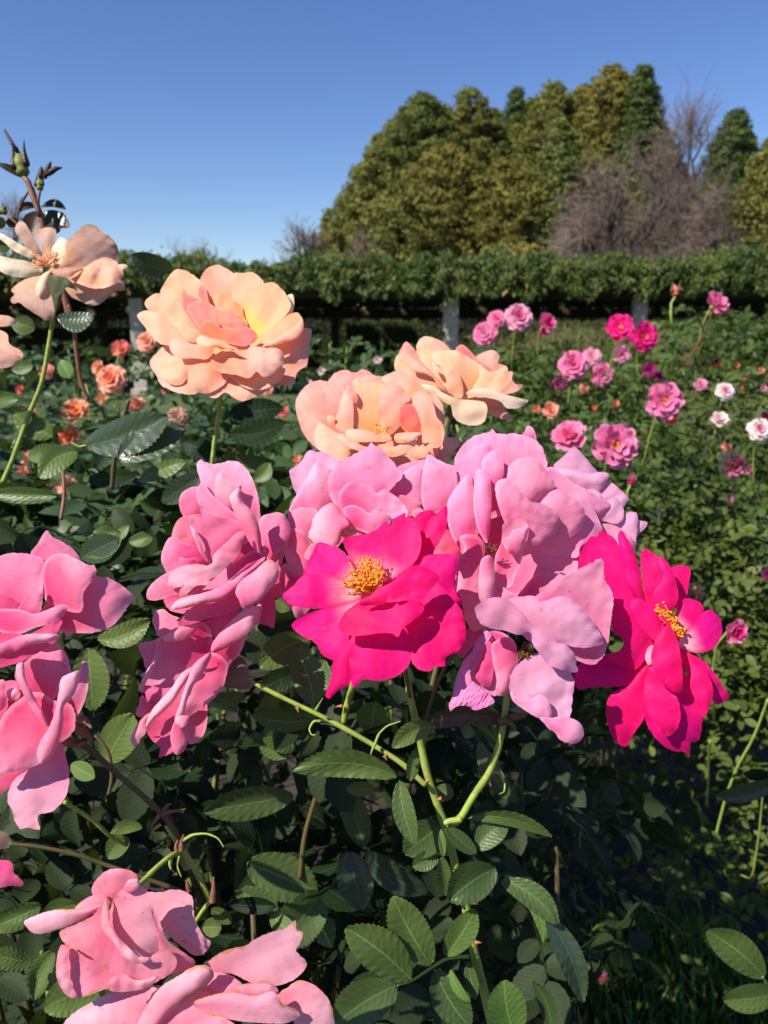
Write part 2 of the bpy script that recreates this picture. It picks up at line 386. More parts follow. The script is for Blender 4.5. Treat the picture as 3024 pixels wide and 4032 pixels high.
class Flower:
    """petals given as outlines round a heart; every petal is a curved shell whose depth is
    worked out from its cup, arch, rolled rim and from the petals it lies on."""
    def __init__(s, crop, heart, D, mat, tilt=(0, 0), label='', name='rose_bloom', cat='rose', group=None, gap=2.1, step=9.0, ripple=1.0):
        s.crop = crop; s.D = D; s.mat = mat; s.tilt = tilt; s.gap = gap; s.step = step; s.ripple = ripple
        s.hx, s.hy = cpx(crop, *heart); s.hx = float(s.hx); s.hy = float(s.hy)
        s.mm = D * 1000 / FPX                       # millimetres per photo pixel at this distance
        loc = at(s.hx, s.hy, D)
        s.root = empty(name, loc, label, cat, group)
        s.H = {}; s.k = 0
        s.seed = abs(hash((round(s.hx), round(s.hy)))) % 100000
    def world(s, x, y, wmm):
        t = (s.tilt[0] * (x - s.hx) + s.tilt[1] * (y - s.hy)) * s.mm
        return at(x, y, s.D - (wmm + t) / 1000.0)
    def petal(s, pts, mat=None, name='petal', label=None, base=None, c=-.16, t=.0, a=.12, r=.05, rip=None, l=0.0, g=None):
        s.k += 1
        v = np.array([float(q) for q in pts.split()]).reshape(-1, 2)
        fx, fy = cpx(s.crop, v[:, 0], v[:, 1]); P0 = np.stack([fx, fy], -1)
        poly = catmull(P0, 8)
        seed = s.seed + s.k * 13
        size = math.sqrt(abs(np.sum(poly[:, 0] * np.roll(poly[:, 1], -1) - np.roll(poly[:, 0], -1) * poly[:, 1]) / 2))
        step = min(s.step, max(4.0, size / 12))
        poly = resample(poly, step * .8)
        # slightly uneven rim
        nx = np.arange(len(poly)) * step * .8
        nrm = np.roll(poly, -1, 0) - np.roll(poly, 1, 0); nrm = np.stack([nrm[:, 1], -nrm[:, 0]], -1) / (np.linalg.norm(nrm, axis=1)[:, None] + 1e-9)
        poly = poly + nrm * (smooth_noise(poly[:, 0], poly[:, 1], seed, 26) * size * .009)[:, None]
        lo, hi = poly.min(0), poly.max(0)
        xs = np.arange(lo[0], hi[0], step); ys = np.arange(lo[1], hi[1], step * .866)
        X, Y = np.meshgrid(xs, ys); X = X + (np.arange(len(ys)) % 2)[:, None] * step / 2
        G = np.stack([X.ravel(), Y.ravel()], -1)
        G = G[inside(G, poly)]
        if len(G):
            dB = bdist(G, poly); keep = dB > step * .45; G = G[keep]; dB = dB[keep]
        else: dB = np.zeros(0)
        P = np.vstack([poly, G]); D_ = np.r_[np.zeros(len(poly)), dB]
        n = len(poly)
        res = delaunay_2d_cdt([Vector(p) for p in P], [], [list(range(n))], 1, 1e-6)
        VV = np.array([tuple(q) for q in res[0]]); FF = [tuple(f) for f in res[2]]
        if len(VV) != len(P):
            D_ = bdist(VV, poly)
        # heart-ward base point and far tip
        if base is None:
            b = poly[np.argmin(((poly - [s.hx, s.hy]) ** 2).sum(1))]
        else:
            b = np.array([float(q) for q in cpx(s.crop, *base)])
        tip = poly[np.argmax(((poly - b) ** 2).sum(1))]
        ax = tip - b; Lp = np.linalg.norm(ax); ax = ax / Lp; pr = np.array([-ax[1], ax[0]])
        vv = (VV - b) @ ax / Lp; uu = (VV - b) @ pr
        umid = (uu.max() + uu.min()) / 2; uh = (uu.max() - uu.min()) / 2 + 1e-6
        u = (uu - umid) / uh
        mm = s.mm
        Lm, Wm = Lp * mm, uh * 2 * mm
        # width of the petal at every height, so that it bends across like a real petal
        pv = (poly - b) @ ax / Lp; pu = (poly - b) @ pr
        bins = np.linspace(min(0, pv.min()), max(1, pv.max()), 22); bc = (bins[1:] + bins[:-1]) / 2
        dense = np.linspace(0, 1, 5)[None, :, None]; pp = np.stack([pv, pu], -1)
        pp = (pp[:, None] * (1 - dense) + np.roll(pp, -1, 0)[:, None] * dense).reshape(-1, 2)
        wi = np.digitize(pp[:, 0], bins) - 1
        lo_ = np.array([pp[wi == k_, 1].min() if (wi == k_).any() else np.nan for k_ in range(21)]); hi_ = np.array([pp[wi == k_, 1].max() if (wi == k_).any() else np.nan for k_ in range(21)])
        g_ = ~np.isnan(lo_); lo_ = np.interp(bc, bc[g_], lo_[g_]); hi_ = np.interp(bc, bc[g_], hi_[g_])
        ker = np.array([.25, .5, .25]); lo_ = np.convolve(np.pad(lo_, 1, 'edge'), ker, 'valid'); hi_ = np.convolve(np.pad(hi_, 1, 'edge'), ker, 'valid')
        ll = np.interp(vv, bc, lo_); hh = np.interp(vv, bc, hi_)
        ul = np.clip((uu - (ll + hh) / 2) / ((hh - ll) / 2 + 1e-6), -1, 1)
        e = np.clip(D_ / (size * .42), 0, 1)
        bul = 1 - (1 - e) ** 2
        vc = np.clip(vv, 0, 1)
        skew = .22 * math.sin(seed * 1.7)
        wz = np.zeros(len(VV))
        arch = 1 - (ul - skew * (1 - ul ** 2)) ** 2
        if c <= -.2: wz += (-c) * size * mm * (.44 * arch + .03 * bul)
        elif c < 0: wz += (-c) * size * mm * .34 * arch ** 1.9
        else: wz += c * Wm * .5 * u ** 2
        wz += a * Lm * 4 * vc * (1 - vc) * (1 if c < 0 else .6) * .45
        wz += t * Lm * vv
        tr_ = .16 * math.sin(seed * 2.39 + s.k * 1.9)
        wz += tr_ * (-1 if c < 0 else 1) * (VV[:, 1] - b[1]) * mm + .10 * math.cos(seed * 1.31) * (VV[:, 0] - b[0]) * mm
        wz -= .05 * Lm * np.clip((vv - .72) / .28, 0, 1) ** 2 * (1 if c < 0 else -.4)
        wz -= (r if c <= -.2 else -r * .35 * math.sin(seed * 3.1)) * size * mm * np.exp(-(D_ / (size * .035 + 2)) ** 2) * .5
        rp = min(1.7, s.ripple if rip is None else rip)
        wz += rp * smooth_noise(VV[:, 0], VV[:, 1], seed + 3, size * .85) * size * mm * .034
        wz += min(rp - .6, .8) * smooth_noise(VV[:, 0], VV[:, 1], seed + 5, size * .30) * size * mm * .010
        wz += rp * smooth_noise(VV[:, 0], VV[:, 1], seed + 9, size * .26) * size * mm * .016 * (1 - e) ** 2 * vc
        wz += rp * smooth_noise(ul * 30, vc * 6, seed + 11, 22) * size * mm * .006 * vc
        # rest it on what lies under it
        q = 5.0
        keys = [(int(x // q), int(y // q)) for x, y in VV]
        need = [s.H[k] - z for k, z in zip(keys, wz) if k in s.H]
        lay = (np.percentile(need, 96) + (s.gap if g is None else g)) if len(need) > 3 else 0.0
        lay += l
        wz = wz + lay
        for k, z in zip(keys, wz):
            for dx in (-1, 0, 1):
                for dy in (-1, 0, 1):
                    kk = (k[0] + dx, k[1] + dy)
                    if s.H.get(kk, -1e9) < z: s.H[kk] = z
        Wd = s.world(VV[:, 0], VV[:, 1], wz)
        # faces must look at the camera
        f0 = FF[len(FF) // 2]; A, B, C_ = (VV[i] for i in f0[:3])
        if (B[0] - A[0]) * (C_[1] - A[1]) - (B[1] - A[1]) * (C_[0] - A[0]) > 0: FF = [f[::-1] for f in FF]
        rr = np.random.default_rng(seed).random()
        ca = np.stack([np.clip(vv, 0, 1), np.clip(D_ / (size * .5), 0, 1), np.full(len(VV), rr)], -1)
        uv = np.stack([(u + 1) / 2 + rr, vv], -1)
        me = mesh(name, Wd, FF, uv, ca)
        o = link(name, me, M[mat or s.mat], s.root)
        if label: o['label'] = label
        s.last = (P, wz)
        return o
    def petals(s, txt):
        for ln in txt.strip().split('\n'):
            ln = ln.split('#')[0].strip()
            if not ln: continue
            kw = {}
            if '|' in ln:
                ln, ex = ln.split('|')
                for tok in ex.split():
                    k, v = tok.split('=')
                    if k == 'm': kw['mat'] = v
                    elif k == 'b': kw['base'] = tuple(float(z) for z in v.split(','))
                    elif k == 'lab': kw['label'] = v.replace('_', ' ')
                    else: kw[k] = float(v)
            s.petal(ln, **kw)
    def top(s, x, y, dflt=4.0):
        q = 5.0; v = [s.H.get((int(x // q) + i, int(y // q) + j)) for i in range(-2, 3) for j in range(-2, 3)]
        v = [z for z in v if z is not None]
        return max(v) if v else dflt
    def stamens(s, base, spread, n, rise=7.0, mat='anther', fil='filament', r0=.22, ra=.75, z=None, seed=1, lift=0.0, frac=(.55, 1.05)):
        """base crop point; spread = list of (angle from, angle to, length) in crop units; y grows downwards"""
        rg = np.random.default_rng(seed)
        bx, by = (float(q) for q in cpx(s.crop, *base))
        sc = 1 / CROP[s.crop][2]
        zb = (s.top(bx, by) if z is None else z)
        f = MB(); an = MB()
        tot = 0
        for k in range(n):
            a0, a1, ln = spread[k % len(spread)]
            a = R(rg.uniform(a0, a1)); L_ = ln * sc * rg.uniform(*frac)
            jx, jy = rg.normal(0, ln * sc * .10, 2)
            p0 = np.array([bx + jx, by + jy]); p2 = p0 + L_ * np.array([math.cos(a), math.sin(a)]) + rg.normal(0, ln * sc * .05, 2)
            p1 = (p0 + p2) / 2 + rg.normal(0, L_ * .10, 2)
            tt = np.linspace(0, 1, 6)[:, None]
            Q = (1 - tt) ** 2 * p0 + 2 * tt * (1 - tt) * p1 + tt ** 2 * p2
            rz = rise * rg.uniform(.6, 1.15)
            zz = zb + lift + rz * np.sin(tt[:, 0] * 1.6)
            W_ = s.world(Q[:, 0], Q[:, 1], zz)
            f.tube(W_, r0 / 1000 * np.linspace(1.1, .8, 6), 5)
            an.ball(W_[-1], np.array([1, .62, .62]) * ra / 1000 * rg.uniform(.8, 1.2), 6, 4, axis=rg.normal(0, 1, 3))
        o = f.build('stamens', M[fil], s.root)
        an.build('anthers', M[mat], o)
        return o
    def stem(s, pts, rad, D1=None, mat='stem', name='stem', z0=-6, k=8):
        """pts crop polyline from under the flower; reaches depth D1"""
        v = np.array([float(q) for q in pts.split()]).reshape(-1, 2)
        fx, fy = cpx(s.crop, v[:, 0], v[:, 1]); n = len(fx)
        t = np.linspace(0, 1, n); tt = np.linspace(0, 1, n * 6)
        from_ = s.D - z0 / 1000; D1 = D1 or from_
        X = np.interp(tt, t, fx); Y = np.interp(tt, t, fy)
        ker = np.ones(5) / 5
        X = np.convolve(np.pad(X, 2, 'edge'), ker, 'valid'); Y = np.convolve(np.pad(Y, 2, 'edge'), ker, 'valid')
        Dd = from_ + (D1 - from_) * tt
        W_ = at(X, Y, Dd)
        m = MB(); m.tube(W_, np.linspace(rad * .9, rad * 1.1, len(W_)) / 1000 * (1 + .06 * np.sin(tt * 40)), k)
        return m.build(name, M[mat], s.root)

def fleaf(crop, bx, by, tx, ty, hw, D0, D1=None, fold=.25, bend=0.0, curl=.10, roll=0.0, serr=.05, mat='leafshade', parent=None, name='leaf', nv=38, label=None, point=1.0, seed=None):
    """a rose leaflet from its base pixel to its tip pixel, hw half width in crop px, D0/D1 distance of base and tip (m)"""
    b = np.array(cpx(crop, bx, by), float); tp = np.array(cpx(crop, tx, ty), float); hw = hw * 1.08 / CROP[crop][2]
    D1 = D0 if D1 is None else D1
    sd = int(abs(b[0] * 7 + b[1] * 3 + hw)) if seed is None else seed
    ax = tp - b; L_ = np.linalg.norm(ax); ax = ax / L_; pr = np.array([-ax[1], ax[0]])
    nu = 9; v = np.linspace(0, 1, nv); U = np.linspace(-1, 1, nu)
    prof = (v ** .50) * (1 - v ** 2.2) ** (.80 * point); prof = prof / prof.max()
    saw = (v * (nv - 1) / 2) % 1.0
    teeth = 1 + serr * np.where(np.arange(nv) % 2 == 0, 1.0, -.55) * (1 if serr else 0)
    Vg, Ug = np.meshgrid(v, U, indexing='ij')
    half = hw * prof[:, None] * np.where(np.abs(Ug) > .99, teeth[:, None], 1)
    shift = np.where(np.abs(Ug) > .99, 0.6 / (nv - 1) * (np.arange(nv) % 2 == 0)[:, None], 0)
    mid = b + (Vg + shift * 1.0)[..., None] * L_ * ax + (bend * L_ * 4 * Vg * (1 - Vg))[..., None] * pr
    XY = mid + (Ug * half)[..., None] * pr
    mm = D0 * 1000 / FPX
    w_ = fold * np.abs(Ug) ** 1.3 * half * mm - curl * L_ * mm * (Vg ** 2) + roll * Ug * half * mm
    side = np.sin(Vg * 9 * 2 * np.pi - np.abs(Ug) * 3.5) * .005 * L_ * mm * np.abs(Ug)
    w_ = w_ + side + smooth_noise(Vg * 60, Ug * 30, sd, 60) * L_ * mm * .025
    Dg = D0 + (D1 - D0) * Vg - w_ / 1000
    W_ = at(XY[..., 0], XY[..., 1], Dg).reshape(-1, 3)
    F = np.array([(i * nu + j, i * nu + j + 1, (i + 1) * nu + j + 1, (i + 1) * nu + j) for i in range(nv - 1) for j in range(nu - 1)])
    rr = np.random.default_rng(sd).random()
    ca = np.stack([np.full(nv * nu, rr), Vg.ravel(), np.abs(Ug).ravel()], -1)
    uv = np.stack([Ug.ravel() * .5 + .5, Vg.ravel()], -1)
    # look at the camera
    A, B, C_ = W_[F[40][0]], W_[F[40][1]], W_[F[40][2]]
    if np.dot(np.cross(B - A, C_ - A), A - np.array([0, 0, CAM_Z])) > 0: F = F[:, ::-1]
    me = mesh(name, W_, F, uv, ca)
    o = link(name, me, M[mat], parent)
    if label: o['label'] = label
    return o

def cane_tube(crop, pts, r0, r1, D0, D1, mat, parent, name='stem', k=9):
    v = np.array([float(q) for q in pts.split()]).reshape(-1, 2)
    fx, fy = cpx(crop, v[:, 0], v[:, 1]); n = len(fx); t = np.linspace(0, 1, n); tt = np.linspace(0, 1, n * 8)
    X = np.interp(tt, t, fx); Y = np.interp(tt, t, fy); ker = np.ones(7) / 7
    X = np.convolve(np.pad(X, 3, 'reflect', reflect_type='odd'), ker, 'valid'); Y = np.convolve(np.pad(Y, 3, 'reflect', reflect_type='odd'), ker, 'valid')
    W_ = at(X, Y, D0 + (D1 - D0) * tt)
    nod = 1 + .10 * np.exp(-((tt * n * .5) % 1 - .5) ** 2 / .01)
    m = MB(); m.tube(W_, np.linspace(r0, r1, len(W_)) / 1000 * nod, k)
    return m.build(name, M[mat], parent)
def thorn(crop, x, y, dx, dy, D, parent, ln=6.0, r=1.6):
    fx, fy = cpx(crop, x, y); P0 = at(float(fx), float(fy), D)
    gx, gy = cpx(crop, x + dx, y + dy); P1 = at(float(gx), float(gy), D - .001)
    d = P1 - P0; d = d / np.linalg.norm(d)
    t = np.linspace(0, 1, 6)[:, None]
    W_ = P0 + d * t * ln / 1000 + np.array([0, 0, -1]) * (t ** 2) * ln * .25 / 1000
    m = MB(); m.tube(W_, r / 1000 * (1 - np.linspace(0, .97, 6)) ** 1.1, 6)
    return m.build('thorn', M['thorn'], parent)
# ------------------------------------------------------------ foliage in bulk
def unit(a): return a / (np.linalg.norm(a, axis=-1, keepdims=True) + 1e-12)
def leaf_batch(C, A, Nn, Ln, wr=.62, nv=5, nu=3, fold=.25, droop=.25, serr=0.0, rnd=None, rg=rng):
    """many leaflets at once: C base points, A direction, Nn face normal, Ln lengths"""
    n = len(C); A = unit(A); B = unit(np.cross(Nn, A)); Nn = np.cross(A, B)
    v = np.linspace(0, 1, nv); U = np.linspace(-1, 1, nu)
    prof = (v ** .6) * (1 - v ** 1.8) ** .8 + .02; prof /= prof.max()
    if serr: prof = prof * (1 + serr * np.where(np.arange(nv) % 2 == 0, 1, -.6))
    V, Ug = np.meshgrid(v, U, indexing='ij')
    ln = Ln[:, None, None]
    half = ln * wr * .5 * prof[None, :, None] * (1 + 0 * Ug[None])
    fo = fold * rg.uniform(.4, 1.6, (n, 1, 1)); dr = droop * rg.uniform(-.3, 1.5, (n, 1, 1))
    z = fo * np.abs(Ug)[None] * half - dr * ln * (V[None] ** 2)
    P = C[:, None, None] + (V[None] * ln)[..., None] * A[:, None, None] + (Ug[None] * half)[..., None] * B[:, None, None] + z[..., None] * Nn[:, None, None]
    base = np.array([(i * nu + j, i * nu + j + 1, (i + 1) * nu + j + 1, (i + 1) * nu + j) for i in range(nv - 1) for j in range(nu - 1)])
    F = (base[None] + (np.arange(n) * nv * nu)[:, None, None]).reshape(-1, 4)
    r = rg.random(n) if rnd is None else rnd
    ca = np.stack([np.repeat(r, nv * nu), np.tile(V.ravel(), n), np.tile(np.abs(Ug).ravel(), n)], -1)
    uv = np.stack([np.tile(Ug.ravel() * .5 + .5, n), np.tile(V.ravel(), n)], -1)
    return P.reshape(-1, 3), F, uv, ca
def clusters(P, size, up=.75, rg=rng, look=(0, 0, 0)):
    """compound rose leaves: five leaflets on a stalk, returns leaflet arrays and stalk segments"""
    n = len(P)
    th = rg.uniform(0, 2 * np.pi, n)
    a = unit(np.stack([np.cos(th), np.sin(th), rg.uniform(-.5, .45, n)], -1))
    nm = unit(rg.normal(0, .55, (n, 3)) + np.array([0, 0, up]) + np.array(look))
    b = unit(np.cross(nm, a)); nm = np.cross(a, b)
    Cs, As, Ns, Ls, Rn = [], [], [], [], []
    r = rg.random(n)
    for (t, side, ls) in ((1.0, 0, 1.05), (.78, 1, .92), (.78, -1, .92), (.38, 1, .75), (.38, -1, .75)):
        keep = rg.random(n) > (.04 if side == 0 else .15)
        c = P + a * (t * size * 1.5)[:, None]
        d = a if side == 0 else unit(a * .45 + b * side * .9)
        d = unit(d + rg.normal(0, .15, (n, 3)))
        nn = unit(nm + rg.normal(0, .28, (n, 3)) + b * side * -.2)
        Cs.append(c[keep]); As.append(d[keep]); Ns.append(nn[keep]); Ls.append((size * ls * rg.uniform(.8, 1.15, n))[keep]); Rn.append(np.clip(r + rg.normal(0, .12, n), 0, 1)[keep])
    return np.concatenate(Cs), np.concatenate(As), np.concatenate(Ns), np.concatenate(Ls), np.concatenate(Rn), (P, P + a * (size * 1.5)[:, None])
def stalks(seg, r, mb):
    for p, q in zip(*seg):
        m = (p + q) / 2 + np.array([0, 0, .08]) * np.linalg.norm(q - p)
        mb.tube(np.array([p, m, q]), r, 4, cap=False)
def proj(P):
    """photo pixel and distance of points"""
    x, y, z = P[:, 0], P[:, 1], P[:, 2] - CAM_Z
    d = y * cp - z * sp; u = y * sp + z * cp
    return 1512 + x / d * FPX, 2016 - u / d * FPX, d

# ------------------------------------------------------------ ground, grass
M['soil'] = plain_mat('garden_soil', (.055, .040, .026), (.095, .072, .045), scale=5, rough=.95, bump=.7, dist=.03)
def ground_mat():
    m, nt, N, L = newmat('ground_sheet')
    out = N('ShaderNodeOutputMaterial'); bs = N('ShaderNodeBsdfPrincipled'); geo = N('ShaderNodeNewGeometry')
    n1 = N('ShaderNodeTexNoise'); n1.inputs['Scale'].default_value = 6; n1.inputs['Detail'].default_value = 8; L(geo.outputs['Position'], n1.inputs['Vector'])
    n2 = N('ShaderNodeTexNoise'); n2.inputs['Scale'].default_value = .5; n2.inputs['Detail'].default_value = 4; L(geo.outputs['Position'], n2.inputs['Vector'])
    soil = mixc(N, L, (.018, .014, .010), (.042, .032, .021), rampf(N, L, n1.outputs[0], .3, .7))
    grass = mixc(N, L, (.04, .075, .02), (.08, .11, .03), rampf(N, L, n1.outputs[0], .3, .7))
    sx = N('ShaderNodeSeparateXYZ'); L(geo.outputs['Position'], sx.inputs[0])
    far = rampf(N, L, mth(N, L, 'ADD', sx.outputs[1], mth(N, L, 'MULTIPLY', n2.outputs[0], 3)), 13, 14)
    L(mixc(N, L, soil, grass, far), bs.inputs['Base Color']); bs.inputs['Roughness'].default_value = .95
    bp = N('ShaderNodeBump'); bp.inputs['Strength'].default_value = .8; bp.inputs['Distance'].default_value = .03
    L(n1.outputs[0], bp.inputs['Height']); L(bp.outputs[0], bs.inputs['Normal']); L(bs.outputs[0], out.inputs[0])
    return m
gm = MB(); gs = 900
gx = np.r_[-gs, -60, np.linspace(-12, 12, 61), 60, gs]; gy = np.r_[-gs, -60, np.linspace(-6, 20, 66), 60, gs + 600]
GX, GY = np.meshgrid(gx, gy, indexing='ij')
GZ = np.where((np.abs(GX) < 12) & (GY < 20) & (GY > -6), smooth_noise(GX, GY, 3, 1.7) * .03, 0)
k_ = len(gy)
me = mesh('ground', np.stack([GX, GY, GZ], -1).reshape(-1, 3), np.array([(i * k_ + j, (i + 1) * k_ + j, (i + 1) * k_ + j + 1, i * k_ + j + 1) for i in range(len(gx) - 1) for j in range(k_ - 1)]))
tag(link('ground', me, ground_mat()), kind='structure')

M['grass'] = leaf_mat('grass_blade', (.05, .12, .018), (.12, .22, .03), veins=0, rough=.5, trans=.3, spec=.3)
n = 5000
gpx = rng.uniform(.25, 1.3, n); gpy = rng.uniform(.95, 1.65, n)
ok = smooth_noise(gpx, gpy, 21, .8) > -.35; gpx, gpy = gpx[ok], gpy[ok]; n = len(gpx)
C0 = np.stack([gpx, gpy, smooth_noise(gpx, gpy, 3, 1.7) * .03 - .005], -1)
A0 = unit(rng.normal(0, .35, (n, 3)) + [0, 0, 1]); N0 = unit(rng.normal(0, 1, (n, 3)) + [0, -1, 0])
V_, F_, U_, CA_ = leaf_batch(C0, A0, N0, rng.uniform(.03, .085, n), wr=.09, nv=4, nu=2, fold=0, droop=.5)
tag(link('grass', mesh('grass', V_, F_, U_, CA_), M['grass']), kind='stuff')

# ------------------------------------------------------------ pergola
M['concrete'] = plain_mat('pale_concrete', (.33, .30, .25), (.44, .40, .34), scale=6, rough=.9, bump=.4, dist=.01)
M['beam'] = plain_mat('weathered_beam', (.025, .020, .016), (.05, .04, .03), scale=8, rough=.85, bump=.4, dist=.01, stretch=(1, 6, 6))
M['vineleaf'] = leaf_mat('vine_leaf', (.030, .064, .011), (.125, .165, .030), veins=0, rough=.5, trans=.25, spec=.3)
M['vineyellow'] = leaf_mat('yellowing_vine_leaf', (.16, .14, .03), (.28, .18, .04), veins=0, rough=.5, trans=.3, spec=.3)
M['branch'] = plain_mat('vine_branch', (.05, .038, .028), (.09, .07, .05), scale=9, rough=.9, bump=.5, dist=.01)
M['deadtwig'] = plain_mat('bare_twig', (.17, .125, .105), (.24, .18, .15), scale=3, rough=.9, bump=0)
PX0, PX1 = -15.0, 15.0
def pline(x): return 16.9 - .055 * x            # front edge of the pergola
per = empty('pergola', (0, 17, 0), 'long concrete and timber pergola with dark beams behind the rose beds', 'pergola')
m = MB(); a_ = math.atan(-.055)
for off, zz in ((0.15, 2.17), (3.5, 2.17), (6.9, 2.17), (6.75, 1.86)):
    m.box((0, 16.9 + off, zz), (15.3, .11, .12), a_)
m.build('beam', M['beam'], per)
m = MB()
for i in range(38):
    x = -15 + i * .8
    m.box((x, pline(x) + 3.5, 2.355), (.055, 3.75, .06), a_)
m.build('rafters', M['beam'], per)
m = MB()
for i in range(18):
    m.box((0, 16.9 - .1 + i * .42, 2.455), (15.2, .035, .035), a_)
m.build('battens', M['beam'], per)
for (ovx, wd, rowoff) in ((970, .15, 0), (1360, .13, 0.0), (300, .14, 0), (-370, .14, 0), (2030, .14, 0)):
    x = (ovx - 829.5) * OV / FPX * (16.9); y = pline(x) + rowoff + .15
    m = MB(); m.box((x, y, 1.02), (wd, wd, 1.03)); m.box((x, y, .08), (wd + .06, wd + .06, .08)); 
    o = m.build('post', M['concrete'], per, smooth=False)
    b = o.modifiers.new('b', 'BEVEL'); b.width = .012; b.segments = 2
for (ovx, wd) in ((725, .12), (520, .12), (1120, .12), (215, .13), (1590, .12)):
    x = (ovx - 829.5) * OV / FPX * (23.4); y = pline(x) + 6.9
    m = MB(); m.box((x, y, 1.02), (wd, wd, 1.03))
    m.build('post', M['beam'], per, smooth=False)

vine = empty('climbing_vine', (0, 17, 2.3), 'thick evergreen vine roofing the whole pergola, with hanging shoots and a few yellow leaves', 'vine')
n = 85000
x = rng.uniform(PX0, PX1, n); t = rng.random(n)
h = 2.85 + .17 * smooth_noise(x, x * 0, 31, 1.6) + .12 * smooth_noise(x, x * 0, 32, .5)
front = rng.random(n) < .62
und = 2.22 - .24 * smooth_noise(x, x * 0, 33, .9) - .17 * smooth_noise(x, x * 0, 36, .28)
y = np.where(front, pline(x) - .55 + .22 * smooth_noise(x, t * 2, 34, .7) + rng.normal(0, .10, n) + t * .20, pline(x) - .3 + rng.random(n) * 7.6)
z = np.where(front, und + (h - und) * t, h - .02 + rng.normal(0, .05, n) + .06 * smooth_noise(x, y, 35, .6))
sh = (rng.random(n) < .03) & (smooth_noise(x, x * 0, 37, .35) > .2); z = np.where(sh & ~front, z + rng.uniform(0, .32, n), z)
C0 = np.stack([x, y, z], -1)
A0 = unit(rng.normal(0, .5, (n, 3)) + np.array([0, -.2, -.6])); N0 = unit(rng.normal(0, .45, (n, 3)) + np.where(front, 1., .2)[:, None] * np.array([-.1, -.7, .3]) + np.array([0, 0, .5]))
V_, F_, U_, CA_ = leaf_batch(C0, A0, N0, rng.uniform(.055, .105, n), wr=.5, nv=3, nu=3, rnd=np.clip(.45 + .5 * smooth_noise(x, z * 3, 38, 1.1) + rng.normal(0, .2, n), 0, 1))
link('foliage', mesh('foliage', V_, F_, U_, CA_), M['vineleaf'], vine)
n = 310
x = np.concatenate([rng.uniform(-13, -5, 240), rng.uniform(-5, 13, 70)]); C0 = np.stack([x, pline(x) - .72 + rng.normal(0, .03, n), 2.28 + rng.uniform(-.15, .4, n)], -1)
V_, F_, U_, CA_ = leaf_batch(C0, unit(rng.normal(0, .4, (n, 3)) + [0, 0, -1]), unit(rng.normal(0, .3, (n, 3)) + [0, -1, .3]), rng.uniform(.08, .15, n), wr=.5, nv=3, nu=3)
link('yellow_leaves', mesh('yellow_leaves', V_, F_, U_, CA_), M['vineyellow'], vine)
n = 9000
x = rng.uniform(PX0, PX1, n); C0 = np.stack([x, pline(x) + 6.85 + rng.normal(0, .07, n), 1.74 + .08 * smooth_noise(x, x * 0, 39, .6) + rng.random(n) * .75], -1)
V_, F_, U_, CA_ = leaf_batch(C0, unit(rng.normal(0, .5, (n, 3)) + [0, 0, -.6]), unit(rng.normal(0, .5, (n, 3)) + [0, -.8, .3]), rng.uniform(.10, .17, n), wr=.6, nv=3, nu=3)
link('rear_foliage', mesh('rear_foliage', V_, F_, U_, CA_), M['vineleaf'], vine)
m = MB()
for i in range(60):
    x = rng.uniform(PX0, PX1); yy = pline(x) + rng.uniform(0, 3.2)
    P = np.array([[x + q * .5, yy + rng.normal(0, .1), 2.5 + rng.normal(0, .08)] for q in range(5)])
    m.tube(P, rng.uniform(.015, .04), 5)
# hidden slabs added among the branches to stop light coming through the roof
for i in range(130):
    x = PX0 + i * (PX1 - PX0) / 130
    m.box((x, pline(x) + 3.45, 2.62), (.118, 3.75, .02 + .01 * (i % 3)), a_ + .02 * ((i % 5) - 2))
m.build('branches', M['branch'], vine, smooth=False)

# ------------------------------------------------------------ hedges beyond
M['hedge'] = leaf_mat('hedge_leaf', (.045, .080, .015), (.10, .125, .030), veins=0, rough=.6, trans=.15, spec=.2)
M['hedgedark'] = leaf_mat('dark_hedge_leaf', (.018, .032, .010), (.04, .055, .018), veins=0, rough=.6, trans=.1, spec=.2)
M['reed'] = leaf_mat('dry_grass_blade', (.16, .13, .06), (.26, .20, .10), veins=0, rough=.7, trans=.2, spec=.2)
M['core'] = plain_mat('hedge_twigs', (.020, .022, .010), (.035, .030, .018), scale=12, rough=1, bump=.5, dist=.03)
def hedge(x0, x1, y0, depth, h, mat, label, n, size=.05, round_=.1, wob=.05, group='clipped hedges beyond the pergola', seed=1, parts='hedge'):
    rg = np.random.default_rng(seed)
    rt = empty('hedge', ((x0 + x1) / 2, y0, 0), label, 'hedge', group)
    m = MB(); m.box(((x0 + x1) / 2, y0 + depth / 2, (h - .12) / 2), ((x1 - x0) / 2 - .08, depth / 2 - .1, (h - .12) / 2))
    m.build('twigs', M['core'], rt, smooth=False)
    x = rg.uniform(x0, x1, n); top = rg.random(n) < .4
    hh = h + wob * smooth_noise(x, x * 0, seed, 1.4)
    z = np.where(top, hh + rg.normal(0, .02, n), rg.uniform(.02, 1, n) * hh); y = np.where(top, y0 + rg.random(n) * depth, y0 + rg.normal(0, .03, n))
    ed = rg.random(n) < .12; s_ = rg.random(n) < .5
    x = np.where(ed, np.where(s_, x0, x1), x); y = np.where(ed, y0 + rg.random(n) * depth, y)
    N0 = unit(rg.normal(0, .5, (n, 3)) + np.where(top[:, None], [0, 0, 1.], [0, -1., .3]))
    V_, F_, U_, CA_ = leaf_batch(np.stack([x, y, z], -1), rg.normal(0, 1, (n, 3)), N0, rg.uniform(.7, 1.3, n) * size, wr=.6, nv=3, nu=2, rg=rg)
    link('foliage', mesh('foliage', V_, F_, U_, CA_), mat, rt)
    return rt
hedge(-1.25, 1.1, 24.7, 1.6, 1.66, M['hedge'], 'sunlit clipped green hedge seen under the pergola between its left and middle posts', 9000, seed=41)
